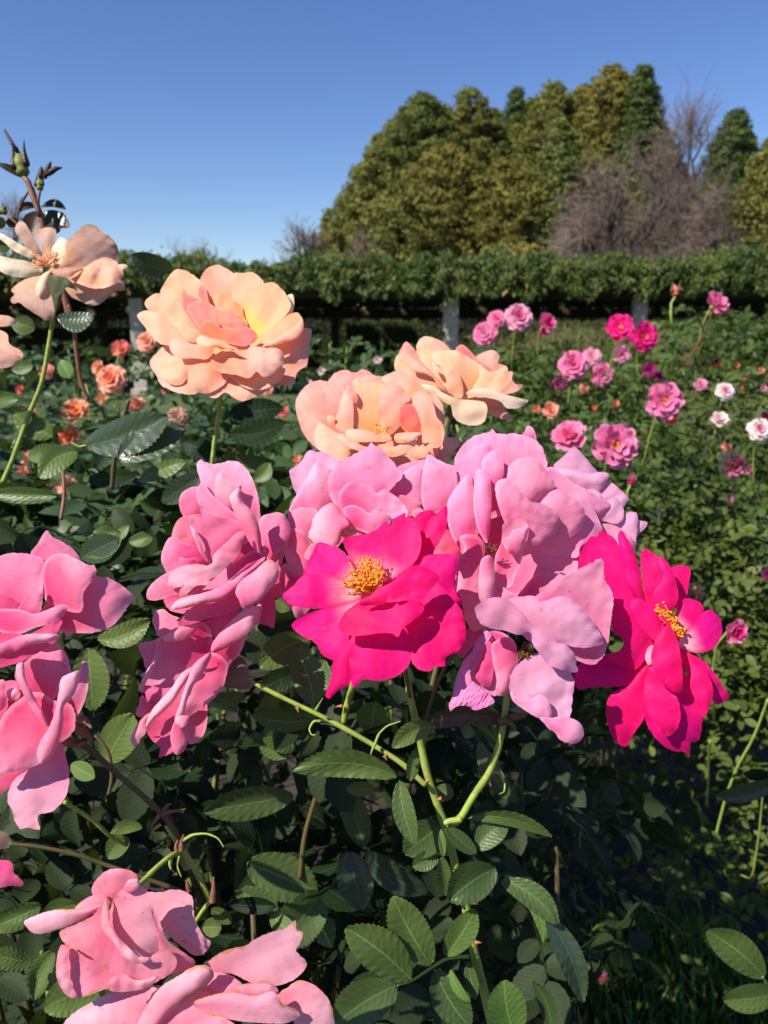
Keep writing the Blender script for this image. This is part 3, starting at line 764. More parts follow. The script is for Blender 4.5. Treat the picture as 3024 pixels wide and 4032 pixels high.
hedge(-14, -2.0, 24.9, 1.2, 1.60, M['hedgedark'], 'low dark hedge under the left part of the pergola', 12000, seed=42)
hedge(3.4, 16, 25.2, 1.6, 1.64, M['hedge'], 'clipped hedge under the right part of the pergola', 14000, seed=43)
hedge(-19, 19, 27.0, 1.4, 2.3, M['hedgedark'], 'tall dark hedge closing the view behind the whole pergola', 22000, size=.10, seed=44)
# clumps of dry ornamental grass
def reed(x, y, r, h, label, seed):
    rg = np.random.default_rng(seed); n = 1500
    rt = empty('ornamental_grass', (x, y, 0), label, 'grass clump', 'dry grass clumps')
    a = rg.uniform(0, 6.28, n); q = r * np.sqrt(rg.random(n)) * .5
    C0 = np.stack([x + q * np.cos(a), y + q * np.sin(a), 0 * a], -1); A0 = unit(np.stack([np.cos(a) * q / r, np.sin(a) * q / r, 1 + 0 * a], -1) + rg.normal(0, .12, (n, 3)))
    V_, F_, U_, CA_ = leaf_batch(C0, A0, unit(rg.normal(0, 1, (n, 3))), h * rg.uniform(.7, 1.1, n), wr=.02, nv=4, nu=2, fold=0, droop=.25, rg=rg)
    o = link('blades', mesh('blades', V_, F_, U_, CA_), M['reed'], rt)
reed(5.2 * .66, 14.2, .75, 1.42, 'pale dry grass clump right of the middle pergola post', 51)
reed(7.0 * .66, 14.4, .7, 1.35, 'pale dry grass clump behind the twin hot pink roses', 52)
reed(3.1 * .66, 14.6, .5, 1.2, 'small dry grass clump just right of the middle pergola post', 53)

# ------------------------------------------------------------ trees
def treemat(name, c1, c2): return leaf_mat(name, c1, c2, veins=0, rough=.7, trans=.22, spec=.15)
M['t_olive'] = treemat('olive_foliage', (.110, .125, .030), (.225, .220, .055))
M['t_gold'] = treemat('golden_foliage', (.125, .120, .026), (.250, .215, .050))
M['t_green'] = treemat('green_foliage', (.075, .105, .028), (.175, .200, .050))
M['t_dark'] = treemat('dark_conifer_foliage', (.040, .075, .025), (.110, .150, .042))
M['bark'] = plain_mat('bark', (.07, .05, .04), (.12, .09, .07), scale=4, rough=.95, bump=.6, dist=.05)
M['barkdark'] = plain_mat('dark_bark', (.035, .026, .026), (.06, .045, .045), scale=4, rough=.95, bump=.6, dist=.05)
def xz(ovx, ovy, D):
    p = at(ovx * OV, ovy * OV, D); return p
def tree(ovx, ovy, hw, D, mat, label, shape='broad', seed=1, name='tree', cat='tree', base_ov=560, dens=1.0):
    """crown apex at ov pixel, half width in ov px"""
    rg = np.random.default_rng(seed)
    ap = xz(ovx, ovy, D); X0, Y0, H = float(ap[0]), float(ap[1]), float(ap[2])
    s = OV / FPX * D; r = hw * s * (1.42 if shape == 'broad' else 1.12)
    rt = empty(name, (X0, Y0, 0), label, cat, 'trees beyond the pergola')
    m = MB()
    P = np.array([[X0 + rg.normal(0, .05) * i, Y0 + rg.normal(0, .05) * i, H * .93 * i / 9] for i in range(10)])
    m.tube(P, np.linspace(.32, .05, 10), 8); 
    zb = 1.2
    ncl = int(760 * dens * (r / 3) ** 1.2 * (H / 12))
    Cc = []; 
    for i in range(ncl):
        v = rg.random() ** .8; zz = H - (H - zb) * v
        if shape == 'cone': rad = r * (v ** .66) * (1 + .06 * math.sin(v * 22 + seed))
        else: rad = r * min(1, (v * 3.8) ** .60) * (1 - .10 * v) * (1 + .07 * math.sin(v * 17 + seed))
        a = rg.uniform(0, 6.28); rad *= 1 + .10 * math.sin(a * 3 + seed + v * 9)
        q = rad * (.35 + .65 * rg.random() ** .6)
        Cc.append((X0 + q * math.cos(a), Y0 + q * math.sin(a), zz, .26 + .30 * min(1, r / 3) * rg.random() * (.5 + v)))
        if i % 4 == 0:
            m.tube(np.array([[X0, Y0, max(.8, zz - .8)], [X0 + q * .5 * math.cos(a), Y0 + q * .5 * math.sin(a), zz - .3], [X0 + q * math.cos(a), Y0 + q * math.sin(a), zz]]), np.array([.06, .04, .015]), 4)
    m.build('trunk', M['bark'], rt)
    Cc = np.array(Cc); per_ = 56
    n = len(Cc) * per_
    cidx = np.repeat(np.arange(len(Cc)), per_)
    d = unit(rg.normal(0, 1, (n, 3)) * [1, 1, .75] + [0, 0, .15]); q = rg.random(n) ** .45
    P = Cc[cidx, :3] + d * (q * Cc[cidx, 3])[:, None] * np.array([1.25, 1.25, .8])
    N0 = unit(d + rg.normal(0, .5, (n, 3)) + [0, 0, .3])
    tone = rg.random(len(Cc))[cidx] * .65 + rg.random(n) * .35
    V_, F_, U_, CA_ = leaf_batch(P, rg.normal(0, 1, (n, 3)) + [0, 0, -.3], N0, rg.uniform(.09, .19, n), wr=.62, nv=2, nu=2, rnd=tone, fold=0, droop=.2, rg=rg)
    link('crown', mesh('crown', V_, F_, U_, CA_), mat, rt)
    return rt
TREES = [
 (748, 420, 48, 50, 't_olive', 'small olive green tree at the left foot of the tall grove', 'broad'),
 (818, 312, 62, 48, 't_olive', 'olive green tree second from the left end of the grove', 'broad'),
 (912, 205, 72, 50, 't_green', 'tall rounded green tree with flat top at the left shoulder of the grove', 'broad'),
 (1012, 194, 66, 51, 't_olive', 'tall olive tree with domed top, third crest from the left', 'broad'),
 (1116, 193, 80, 54, 't_dark', 'darker pointed tree rising between two domed olive trees', 'cone'),
 (1198, 180, 66, 50, 't_olive', 'broad olive tree left of the highest yellowish tree', 'broad'),
 (1322, 144, 78, 49, 't_gold', 'yellowish tree, highest of the grove', 'broad'),
 (1392, 148, 118, 47, 't_dark', 'tall dark green conical tree at the right end of the grove', 'cone'),
 (960, 318, 95, 44, 't_gold', 'golden brown tree in the middle front of the grove', 'broad'),
 (865, 400, 78, 43, 't_olive', 'olive tree in the front left of the grove', 'broad'),
 (1085, 350, 80, 43, 't_gold', 'golden olive tree in the front middle, right of the golden brown one', 'broad'),
 (1212, 268, 110, 42, 't_green', 'green pointed tree in front, left of the purple bare cherry tree', 'cone'),
 (1592, 240, 125, 50, 't_dark', 'lone green conical tree right of the bare treetop', 'cone'),
 (1672, 300, 130, 42, 't_olive', 'yellow green conical tree cut off by the right edge', 'cone'),
 (1270, 330, 85, 46, 't_olive', 'olive tree filling the gap behind the purple bare cherry tree', 'broad'),
 (1060, 260, 80, 53, 't_green', 'green tree deep inside the grove between the golden ones', 'broad'),
 (1150, 300, 80, 52, 't_olive', 'olive tree deep inside the grove under the pointed dark tree', 'broad'),
 (1440, 330, 60, 50, 't_green', 'green tree behind the right side of the purple bare cherry tree', 'broad'),
 (1530, 430, 60, 52, 't_olive', 'low olive tree between the bare treetop and the lone conical tree', 'broad'),
 (720, 500, 50, 46, 't_olive', 'lowest olive tree at the far left foot of the grove', 'broad'),
 (955, 232, 78, 57, 't_olive', 'olive tree in the back row between the two tall crests at the left', 'broad'),
 (1062, 240, 70, 58, 't_olive', 'olive tree in the back row just left of the dark pointed tree', 'broad'),
 (1158, 212, 70, 58, 't_green', 'green tree in the back row just right of the dark pointed tree', 'broad'),
 (1262, 188, 74, 57, 't_olive', 'olive tree in the back row left of the highest yellowish tree', 'broad'),
 (1352, 172, 84, 56, 't_olive', 'olive tree in the back row between the highest yellowish and the dark conical tree', 'broad'),
 (858, 262, 70, 55, 't_olive', 'olive tree in the back row at the left shoulder of the grove', 'broad'),
 (1110, 520, 70, 36, 't_gold', 'low golden shrub just above the pergola vine', 'broad'),
]
for i, (ox, oy, hw, D, mt, lab, shp) in enumerate(TREES):
    tree(ox, oy, hw, D, M[mt], lab, shp, seed=100 + i, name='conifer_tree' if shp == 'cone' else 'tree')

def bare_tree(ovx, topy, hw, D, label, seed, depth=6, lean=0, twig=.018, droop=0.0, r0=.22, mat='deadtwig', spread=1.5, kids=3, up=0.0):
    """bare tree grown by branching, then sized so that its top and half width (photo overview px) come out right"""
    rg = np.random.default_rng(seed)
    tp = xz(ovx, topy, D); X0, Y0, H = float(tp[0]), float(tp[1]), float(tp[2]); W = hw * OV / FPX * D
    rt = empty('bare_tree', (X0, Y0, 0), label, 'tree', 'bare trees beyond the pergola')
    ncl = int(150 * (W * H / 30) ** .6 * kids / 3); C_ = []
    while len(C_) < ncl:
        v = rg.uniform(-1, 1, 3)
        if v @ v > 1: continue
        z_ = H * .56 + v[2] * H * .44
        if z_ < H * .22: continue
        C_.append([lean * W + v[0] * W, v[1] * W * .8, z_])
    C_ = np.array(C_); tr = MB(); tw = MB(); nodes = []
    fork = np.array([lean * W * .2, 0, H * .26])
    tr.tube(np.array([[0, 0, 0], [lean * W * .05, .03, H * .12], fork]) + [X0, Y0, 0], [r0 * 1.25, r0, r0 * .9], 8, cap=False)
    for k in range(9):
        e = C_[rg.integers(ncl)] * [1, 1, 1]; a = k * 2 * math.pi / 9
        e = np.array([lean * W + math.cos(a) * W * rg.uniform(.45, .9), math.sin(a) * W * .7, H * rg.uniform(.5, .92)])
        tt = np.linspace(0, 1, 8)[:, None]; m_ = fork * .45 + e * .55 + np.array([0, 0, H * .16]) + rg.normal(0, .12, 3) * W * .5
        P = (1 - tt) ** 2 * fork + 2 * tt * (1 - tt) * m_ + tt ** 2 * e + rg.normal(0, .02, (8, 3)) * H * .5 * tt
        tr.tube(P + [X0, Y0, 0], np.linspace(r0 * .62, r0 * .14, 8), 6, cap=False); nodes += list(P[2:])
    nodes = np.array(nodes)
    for c_ in C_:
        nb = nodes[((nodes - c_) ** 2).sum(1).argmin()]
        md = (nb + c_) / 2 + rg.normal(0, .10, 3) * np.linalg.norm(c_ - nb) + [0, 0, .08 * H]
        tr.tube(np.array([nb, md, c_]) + [X0, Y0, 0], [r0 * .17, r0 * .11, twig * .8], 4, cap=False)
        out = unit((c_ - fork)[None])[0]
        for q_ in range(15):
            d_ = unit((out * .8 + rg.normal(0, .7, 3) + [0, 0, -droop * 1.5])[None])[0]; ln_ = rg.uniform(.10, .20) * H
            P = np.array([c_, c_ + d_ * ln_ * .5 + rg.normal(0, .03, 3) * ln_, c_ + d_ * ln_ + rg.normal(0, .10, 3) * ln_ + [0, 0, -droop * ln_ * .5]])
            tw.tube(P + [X0, Y0, 0], [twig * .6, twig * .45, twig * .2], 3, cap=False)
            for u_ in range(2):
                b_ = P[1] if u_ else (P[1] + P[2]) / 2
                tw.tube(np.array([b_, b_ + unit((d_ + rg.normal(0, .8, 3))[None])[0] * ln_ * .45]) + [X0, Y0, 0], [twig * .4, twig * .2], 3, cap=False)
    tr.build('trunk', M['barkdark'], rt)
    tw.build('twigs', M[mat], rt)
    return rt
bare_tree(1350, 325, 128, 33, 'wide purplish bare cherry tree with arching dark limbs in front of the conifers', 205, depth=7, droop=.22, twig=.021, r0=.34, kids=2.0, up=.25, spread=1.9)
bare_tree(1262, 430, 62, 34, 'low purplish bare cherry tree left of the widest one', 206, depth=7, droop=.22, twig=.020, kids=1.8, r0=.20, up=.25, spread=1.9)
bare_tree(1485, 235, 50, 40, 'tall thin bare tree whose top stands against the sky between the conifers', 207, depth=6, twig=.020, kids=1.4)
bare_tree(1555, 400, 50, 37, 'bare reddish tree below the lone conical tree', 208, depth=6, droop=.2, twig=.022, kids=1.8)
bare_tree(665, 448, 42, 40, 'small crooked bare tree at the left end of the grove', 209, depth=5, twig=.026, lean=-.3, kids=1)
bare_tree(775, 515, 40, 36, 'low grey bare tree behind the pergola below the grove', 210, depth=6, twig=.02, kids=1.5)
bare_tree(425, 512, 75, 55, 'faint distant bare tree above the left part of the pergola', 211, depth=6, twig=.024, kids=1)
bare_tree(5, 425, 60, 50, 'faint bare tree at the left edge behind the rose buds', 212, depth=6, twig=.024, kids=1)
# ------------------------------------------------------------ the near roses
# F6: big pale pink rose, upper right of the cluster
f = Flower('C', (545, 860), .500, 'blush', (.0, .16), 'largest pale pink ruffled rose, between the two hot pink roses', group='pink roses of the near cluster')
f.petals('''
560 900 400 1150 250 880 200 500 400 250 850 250 1200 600 1200 850 900 1050 650 1200 | m=pinksat l=-3 c=-.05
1495 800 1500 740 1512 665 1545 666 1577 676 1560 712 1510 762 | m=palelilac
1290 800 1330 720 1400 650 1450 608 1500 612 1512 640 1508 720 1500 800 1495 862 1450 870 1380 850 | m=palelilac
1250 500 1290 440 1325 408 1400 462 1455 522 1440 545 1415 572 1350 540 | m=palelilac
940 330 1010 258 1060 210 1095 180 1125 198 1160 240 1210 300 1250 352 1200 420 1050 420 | m=palelilac
930 318 1000 318 1100 335 1200 352 1290 345 1325 362 1322 385 1300 430 1255 478 1180 462 1080 430 1000 410 | m=palelilac c=-.25
1150 500 1170 462 1210 456 1250 468 1278 505 1240 550 1180 520 | m=palelilac
1240 650 1270 590 1300 560 1280 520 1310 512 1350 510 1380 520 1395 540 1415 575 1422 620 1410 662 1370 685 1310 672 | m=palelilac rip=2
755 110 772 80 790 45 812 46 832 66 846 140 800 135 | m=lilac
1040 900 1100 800 1180 720 1270 685 1340 690 1402 714 1470 770 1492 870 1400 930 1250 960 1100 960 | m=blush
880 420 930 312 1000 350 1100 420 1180 460 1260 510 1310 540 1336 556 1310 590 1255 642 1200 640 1050 560 950 470 | m=lilac c=-.22 b=700,500
420 640 350 560 320 420 308 300 325 235 370 165 440 112 520 88 545 84 562 65 585 88 640 98 700 94 770 108 840 135 880 175 905 230 920 310 900 420 760 520 600 640 | m=lilac c=-.10 b=600,640
700 850 800 740 950 580 1060 490 1140 515 1205 545 1240 610 1250 645 1280 725 1240 780 1190 800 1140 830 1120 900 1030 900 900 880 780 862 | m=lilac b=560,860 a=.18
680 850 740 740 830 600 900 480 960 448 1010 465 1080 508 1130 545 1162 590 1170 625 1155 690 1100 752 1030 800 930 830 810 835 | c=-.26 b=560,860 l=1.5
620 500 655 400 668 310 700 275 760 250 830 252 890 305 940 365 975 440 960 452 900 480 850 540 760 560 680 560 | c=-.24 b=560,860 l=2
400 580 360 460 358 330 380 240 430 190 500 160 545 165 568 185 590 240 600 320 570 440 520 520 | m=lilac l=1 c=-.14
560 470 510 380 492 290 510 248 570 205 600 215 628 265 638 320 625 390 590 450 | m=lilac c=-.2
170 620 122 600 100 540 95 480 102 380 120 290 146 230 200 262 260 290 312 312 330 450 300 560 250 590 | m=lilac c=-.12 b=400,700
180 884 180 830 215 770 270 720 330 800 375 870 330 900 | m=pinksat
380 900 350 850 300 770 268 660 265 560 300 480 350 410 395 362 420 370 436 430 448 520 450 640 456 760 420 850 | m=lilac c=-.25 l=2
525 810 480 745 450 650 437 550 442 450 450 360 470 325 500 335 522 355 548 400 556 450 556 560 552 680 540 760 | m=lilac c=-.25 l=2
700 760 635 660 600 560 580 470 582 430 600 402 650 388 676 396 688 430 715 425 740 465 780 510 820 540 880 548 950 585 1000 640 1005 680 985 730 960 760 900 795 820 828 780 812 | c=-.2 b=560,860 rip=2.4 l=4
620 1110 620 1000 700 900 780 868 880 862 1000 862 1100 880 1120 980 1060 1035 900 1100 740 1170 680 1150 | m=blush l=-4 c=.04 b=600,900
690 1170 750 1120 800 1060 850 1010 900 1000 960 1005 1045 1032 1000 1130 850 1220 | m=blush
570 1060 575 950 585 880 610 830 625 760 630 690 690 645 760 662 798 700 790 790 765 880 735 970 705 1040 690 1090 640 1100 | m=blush c=.12 rip=1.5
650 850 628 800 632 780 670 765 695 725 750 712 797 698 792 750 775 810 750 860 720 885 680 880 | m=blush c=-.3 rip=2 l=2
560 1200 545 1110 575 1040 620 1090 700 1140 740 1165 650 1210 | m=pink
500 1350 500 1400 440 1480 360 1562 330 1530 345 1440 390 1380 470 1340 545 1370 540 1400 | m=pinksat
500 1350 450 1388 425 1375 385 1310 362 1200 345 1150 308 1110 330 1030 310 970 325 920 375 870 372 830 348 775 370 757 410 752 462 762 495 790 512 830 508 900 498 1020 490 1150 | c=-.2 b=540,860 rip=2 l=2
480 1180 470 1080 478 980 492 915 535 890 565 905 576 960 578 1060 572 1180 520 1230 | c=-.3 b=540,860 l=2
''')
f.stamens((545, 870), [(-160, -20, 46)], 26, rise=3, mat='antherold', fil='antherold', ra=.55, lift=-3, seed=4)

# F5: lilac pink rose behind the centre
f = Flower('I', (610, 900), .520, 'lilac', (.0, .12), 'lilac pink rose with pointed petals, directly behind the open hot pink rose', group='pink roses of the near cluster')
f.petals('''
610 900 400 1100 150 900 300 420 900 350 1150 650 1000 900 | m=pinksat l=-3 c=-.05
480 760 180 545 140 440 124 360 178 322 235 262 262 215 295 190 345 205 400 206 470 245 545 300 560 520 | m=palelilac
380 760 112 740 130 660 185 550 235 460 262 425 300 350 330 300 360 278 400 310 480 372 500 450 480 640 | c=-.2
940 500 1000 335 1090 295 1180 275 1242 270 1260 420 1100 520
880 640 940 520 1000 430 1080 352 1150 320 1190 330 1218 355 1235 470 1206 600 1140 700 1050 690 | c=-.2
960 640 1000 560 1100 572 1170 600 1207 630 1175 690 1110 735 1050 770 960 720 | m=pink
1120 700 1180 660 1230 690 1240 740 1160 760 | m=palelilac
620 760 540 700 468 600 440 490 445 405 500 330 590 258 690 205 755 168 775 150 788 125 812 145 860 172 930 240 1000 325 1052 395 990 470 930 540 880 660 | c=-.14 l=2
640 860 560 740 520 600 530 540 590 465 640 440 692 432 715 460 800 495 830 540 900 512 960 545 1020 590 1065 640 1090 700 1060 780 900 840 | c=.10 rip=1.6 l=2
820 880 700 850 620 812 582 740 566 665 600 645 650 640 690 655 715 660 745 690 790 705 800 680 860 672 905 682 945 720 955 765 910 830 | c=-.14 rip=2 l=2
640 930 560 900 538 872 560 835 612 808 680 860 700 920 | m=cream
300 1100 180 950 115 820 108 750 140 690 210 660 290 662 350 682 330 800 | m=pink
420 1000 330 960 280 920 285 860 305 800 310 760 360 690 420 640 470 620 520 650 570 720 610 790 615 830 560 860 530 950 | m=pinklite c=-.3 l=2
340 1120 290 1240 230 1240 160 1190 100 1100 84 990 110 890 140 830 220 850 300 940 | m=pink c=-.18
320 1420 280 1500 180 1562 145 1500 60 1400 30 1290 40 1180 90 1115 170 1200 260 1250 | m=pink c=-.18
300 1090 240 1065 262 1010 315 955 345 1000 | m=pink
60 1120 90 1010 40 1040 -10 1080 -30 1180 -20 1370 40 1400 40 1240 | m=pinksat
''')
f.stamens((600, 900), [(-170, -30, 60)], 12, rise=2, mat='antherold', fil='filament', ra=.5, lift=-2, seed=9)

# F3: pink rose, left of centre, upper
f = Flower('A', (720, 820), .485, 'pink', (-.10, .10), 'pink rose with long rolled petals, upper of the pair left of the centre', group='pink roses of the near cluster')
f.petals('''
720 820 450 500 900 400 1080 800 900 1150 450 1120 380 850 | m=pinksat l=-3 c=-.05
1080 1180 1150 1100 1195 1080 1212 1200 1210 1380 1190 1442 1150 1415 1110 1412 1070 1370 | m=pinksat l=-6 b=1000,900
760 660 660 420 610 330 600 240 572 135 572 95 605 58 640 82 700 97 760 92 840 70 915 85 985 150 1035 240 1068 350 1082 450 1085 560 1060 680 900 760 | c=-.12 m=lilac
1150 900 1110 800 1082 680 1080 570 1108 520 1180 500 1255 495 1300 530 1332 610 1325 700 1290 785 1220 845 1192 895 | c=-.28 b=1120,860
640 560 520 530 470 530 430 460 425 390 450 330 510 292 590 288 640 360 660 480
800 560 740 430 712 330 716 245 748 172 775 170 820 208 870 250 942 278 925 330 900 420 880 500 | c=-.18 m=pinklite
660 760 560 780 440 760 370 700 380 620 430 540 520 515 600 510 660 600 | c=.06
540 960 420 1000 340 1000 295 930 278 850 300 775 340 705 380 690 470 740 560 800 | c=-.2
660 900 560 915 470 900 440 840 460 785 520 770 600 805 640 850 | m=pinksat
560 900 500 920 440 900 430 860 480 870 560 865 | m=pink
880 700 700 560 590 430 565 360 580 290 615 243 650 290 710 360 800 440 880 500 925 570 | c=-.15 b=1060,840
700 940 640 840 590 720 540 640 508 600 540 545 605 510 585 430 660 480 780 540 900 560 960 640 860 740 780 860 | c=.10 m=pink b=1050,840
660 890 600 830 560 740 525 640 512 603 545 620 600 720 630 810 660 870 | m=pinklite g=1.6
1090 830 1030 780 960 670 900 540 850 430 836 370 870 320 938 272 925 330 940 400 1010 470 1060 560 1095 680 1098 780 | m=pinklite c=-.3 l=1.5
1130 850 1060 960 900 1120 750 1170 480 1190 420 1170 450 1080 650 1040 880 900 1040 800 | m=pink b=1110,850
460 1150 330 1190 225 1212 165 1198 170 1120 240 1040 330 985 450 940 560 990 | b=700,980
1000 1120 980 1220 860 1300 700 1350 560 1395 430 1420 412 1402 470 1330 350 1292 300 1200 420 1160 700 1120 | m=pinksat b=1080,900
700 900 700 850 760 780 830 720 890 660 940 642 958 660 945 740 915 830 830 925 750 1000 665 1052 655 1085 570 1090 500 1150 432 1186 430 1130 470 1080 440 1100 330 1092 340 1040 350 990 430 940 560 915 660 925 | m=pinklite c=-.10 r=.03 l=2 b=1060,850 rip=1.5
1130 855 1080 940 1000 1000 930 1080 880 1140 790 1200 690 1228 580 1245 470 1278 380 1286 358 1280 400 1218 470 1185 620 1150 760 1100 850 1040 940 965 1040 900 | m=pinklite c=-.2 l=2
1180 880 1225 920 1245 985 1222 1060 1150 1140 1085 1215 1000 1270 948 1280 915 1210 885 1150 900 1090 950 1035 1050 965 1130 890 | m=pinklite c=-.25 l=2
''')
# F4: pink rose, left of centre, lower
f = Flower('B', (760, 640), .475, 'pink', (-.12, .06), 'furled pink rose with dry sepals, lower of the pair left of the centre', group='pink roses of the near cluster')
f.petals('''
760 640 500 500 250 700 200 1000 420 1150 650 1000 860 600 | m=pinksat l=-3 c=-.05
1000 850 900 855 780 830 700 760 800 660 880 590 940 598 985 660 1002 790 | m=sepaldry l=-9 c=-.2
720 330 500 420 380 440 262 430 230 370 208 290 235 222 300 204 345 240 440 280 520 300 | c=-.2
960 300 860 420 740 440 620 400 560 330 700 280 860 180 | m=pinksat
760 780 690 680 690 540 900 350 1050 180 1095 160 1085 290 1050 340 985 420 945 520 900 600 840 650 800 740 | c=-.12
340 560 260 640 170 700 145 670 130 600 95 520 105 485 200 465 300 430 | c=.06
480 1040 505 1302 570 1290 630 1220 652 1140 655 1000 640 930 540 960 | m=pink
680 700 500 840 330 860 140 825 190 720 250 600 250 460 320 400 450 330 570 310 650 330 695 410 705 560 | m=pink c=.08
580 320 585 350 540 412 460 460 350 472 258 468 290 430 380 380 480 335 | m=pinklite c=-.2
290 440 265 520 250 600 200 730 150 812 130 892 106 870 118 790 160 710 215 600 238 510 245 450 | m=pinklite c=-.25
480 830 300 960 240 1010 190 1000 150 900 140 830 300 850 | m=pinksat
230 1000 180 1060 100 1086 72 1062 90 1000 125 905 170 960 200 980
260 1050 160 1140 150 1220 115 1260 85 1312 50 1316 28 1262 70 1170 130 1090 190 1050 | m=pinklite
760 690 640 850 500 960 420 1100 400 1250 375 1370 310 1400 260 1418 270 1340 200 1270 160 1200 170 1110 320 940 500 740 | m=pinksat c=.08
820 640 810 760 780 850 700 940 610 1010 510 1080 450 1110 400 1090 440 940 500 790 600 620 690 558 | m=pink c=-.14
700 600 560 655 530 720 450 850 380 960 290 1050 205 1120 160 1190 148 1210 160 1130 190 1050 270 950 370 840 430 745 510 685 | m=pinklite c=-.25 l=1.5
690 560 655 670 590 770 530 850 490 960 470 1070 440 1150 400 1150 390 1100 430 980 460 880 500 770 530 680 600 605 | m=pinklite c=-.25 l=1.5
430 1120 480 1200 496 1270 480 1340 430 1390 395 1390 368 1330 355 1250 370 1165 400 1110 | m=pink c=-.3
500 1080 508 1125 455 1170 420 1160 392 1110 430 1075 | m=pinklite c=-.3 l=1
1080 200 1062 290 1035 350 960 420 860 490 760 545 695 558 688 510 735 425 830 318 930 230 1020 172 | m=pinklite c=-.25 l=3
''')
# F1: open hot pink rose in the centre
f = Flower('M', (560, 1270), .440, 'hot', (.05, .30), 'open hot pink rose with white throat and golden stamens in the centre', group='hot pink open roses')
f.petals('''
560 1270 400 1150 500 1030 800 1020 950 1300 850 1600 450 1600 330 1450 | m=hot l=-3 c=.05
700 1000 830 860 880 815 955 806 962 840 925 862 942 960 975 1030 900 1130 800 1150 | m=hotdeep
900 1000 925 870 985 820 1040 775 1046 850 1020 960 968 1032 930 970 | m=hotdeep l=1.5
640 1270 760 1180 860 1110 960 1078 1112 1094 1100 1180 1088 1290 1142 1386 1070 1392 950 1340 800 1320 | m=hotdeep
780 850 785 820 760 830 700 870 730 900 | m=hotdeep
560 1250 480 1165 430 1080 398 1000 415 972 520 955 600 928 660 870 720 1000 700 1150 620 1260 | c=.10
560 1290 640 1230 632 1120 640 1000 670 930 730 868 800 846 845 870 880 960 876 1060 830 1140 750 1205 680 1245 | c=.12 l=1.2
530 1280 470 1170 400 1062 340 1030 240 1003 215 1052 180 1122 150 1210 230 1260 400 1300 | c=.06
530 1330 480 1370 400 1388 260 1415 150 1412 60 1385 22 1336 85 1275 150 1210 230 1205 330 1212 420 1240 | c=-.07
520 1360 460 1430 350 1530 280 1575 205 1612 130 1580 76 1520 130 1470 240 1425 400 1385 | c=.08
520 1400 450 1480 430 1640 430 1700 345 1738 265 1700 240 1650 205 1610 270 1560 400 1440 | c=-.08
520 1480 450 1750 440 1878 370 1922 310 1976 288 1960 320 1850 338 1735 420 1640 | m=hotdeep
560 1400 720 1500 820 1600 828 1700 785 1795 700 1848 600 1865 520 1858 480 1900 455 1905 440 1800 430 1690 480 1560 | c=-.07 b=560,1330 t=.10 m=hotdeep
600 1350 760 1280 900 1230 990 1262 1060 1340 1130 1420 1156 1510 1155 1600 1110 1682 1036 1720 1030 1775 970 1778 940 1803 880 1800 822 1742 828 1640 760 1500 | c=-.05 b=580,1330 t=.08 rip=1.5 m=hotdeep
560 1340 620 1370 720 1375 820 1362 892 1385 900 1420 860 1470 800 1515 760 1550 738 1592 700 1572 600 1572 480 1586 385 1564 370 1525 400 1450 460 1398 | c=-.10 l=9 t=.12 b=560,1330 m=hotdeep
560 1340 600 1300 700 1250 770 1180 850 1147 920 1165 996 1215 960 1280 915 1325 880 1372 842 1345 790 1318 745 1350 700 1358 688 1330 655 1385 560 1398 500 1392 510 1362 | c=-.14 l=3 rip=2.2 b=560,1330 m=hotdeep
''')
f.stamens((572, 1300), [(-178, -150, 150), (-150, -120, 160), (-125, -95, 175), (-100, -70, 175), (-70, -50, 120), (-170, -100, 90), (-140, -60, 60)], 210, rise=8, ra=1.12, r0=.22, z=6.0, lift=0, seed=3, frac=(.45, 1.1))
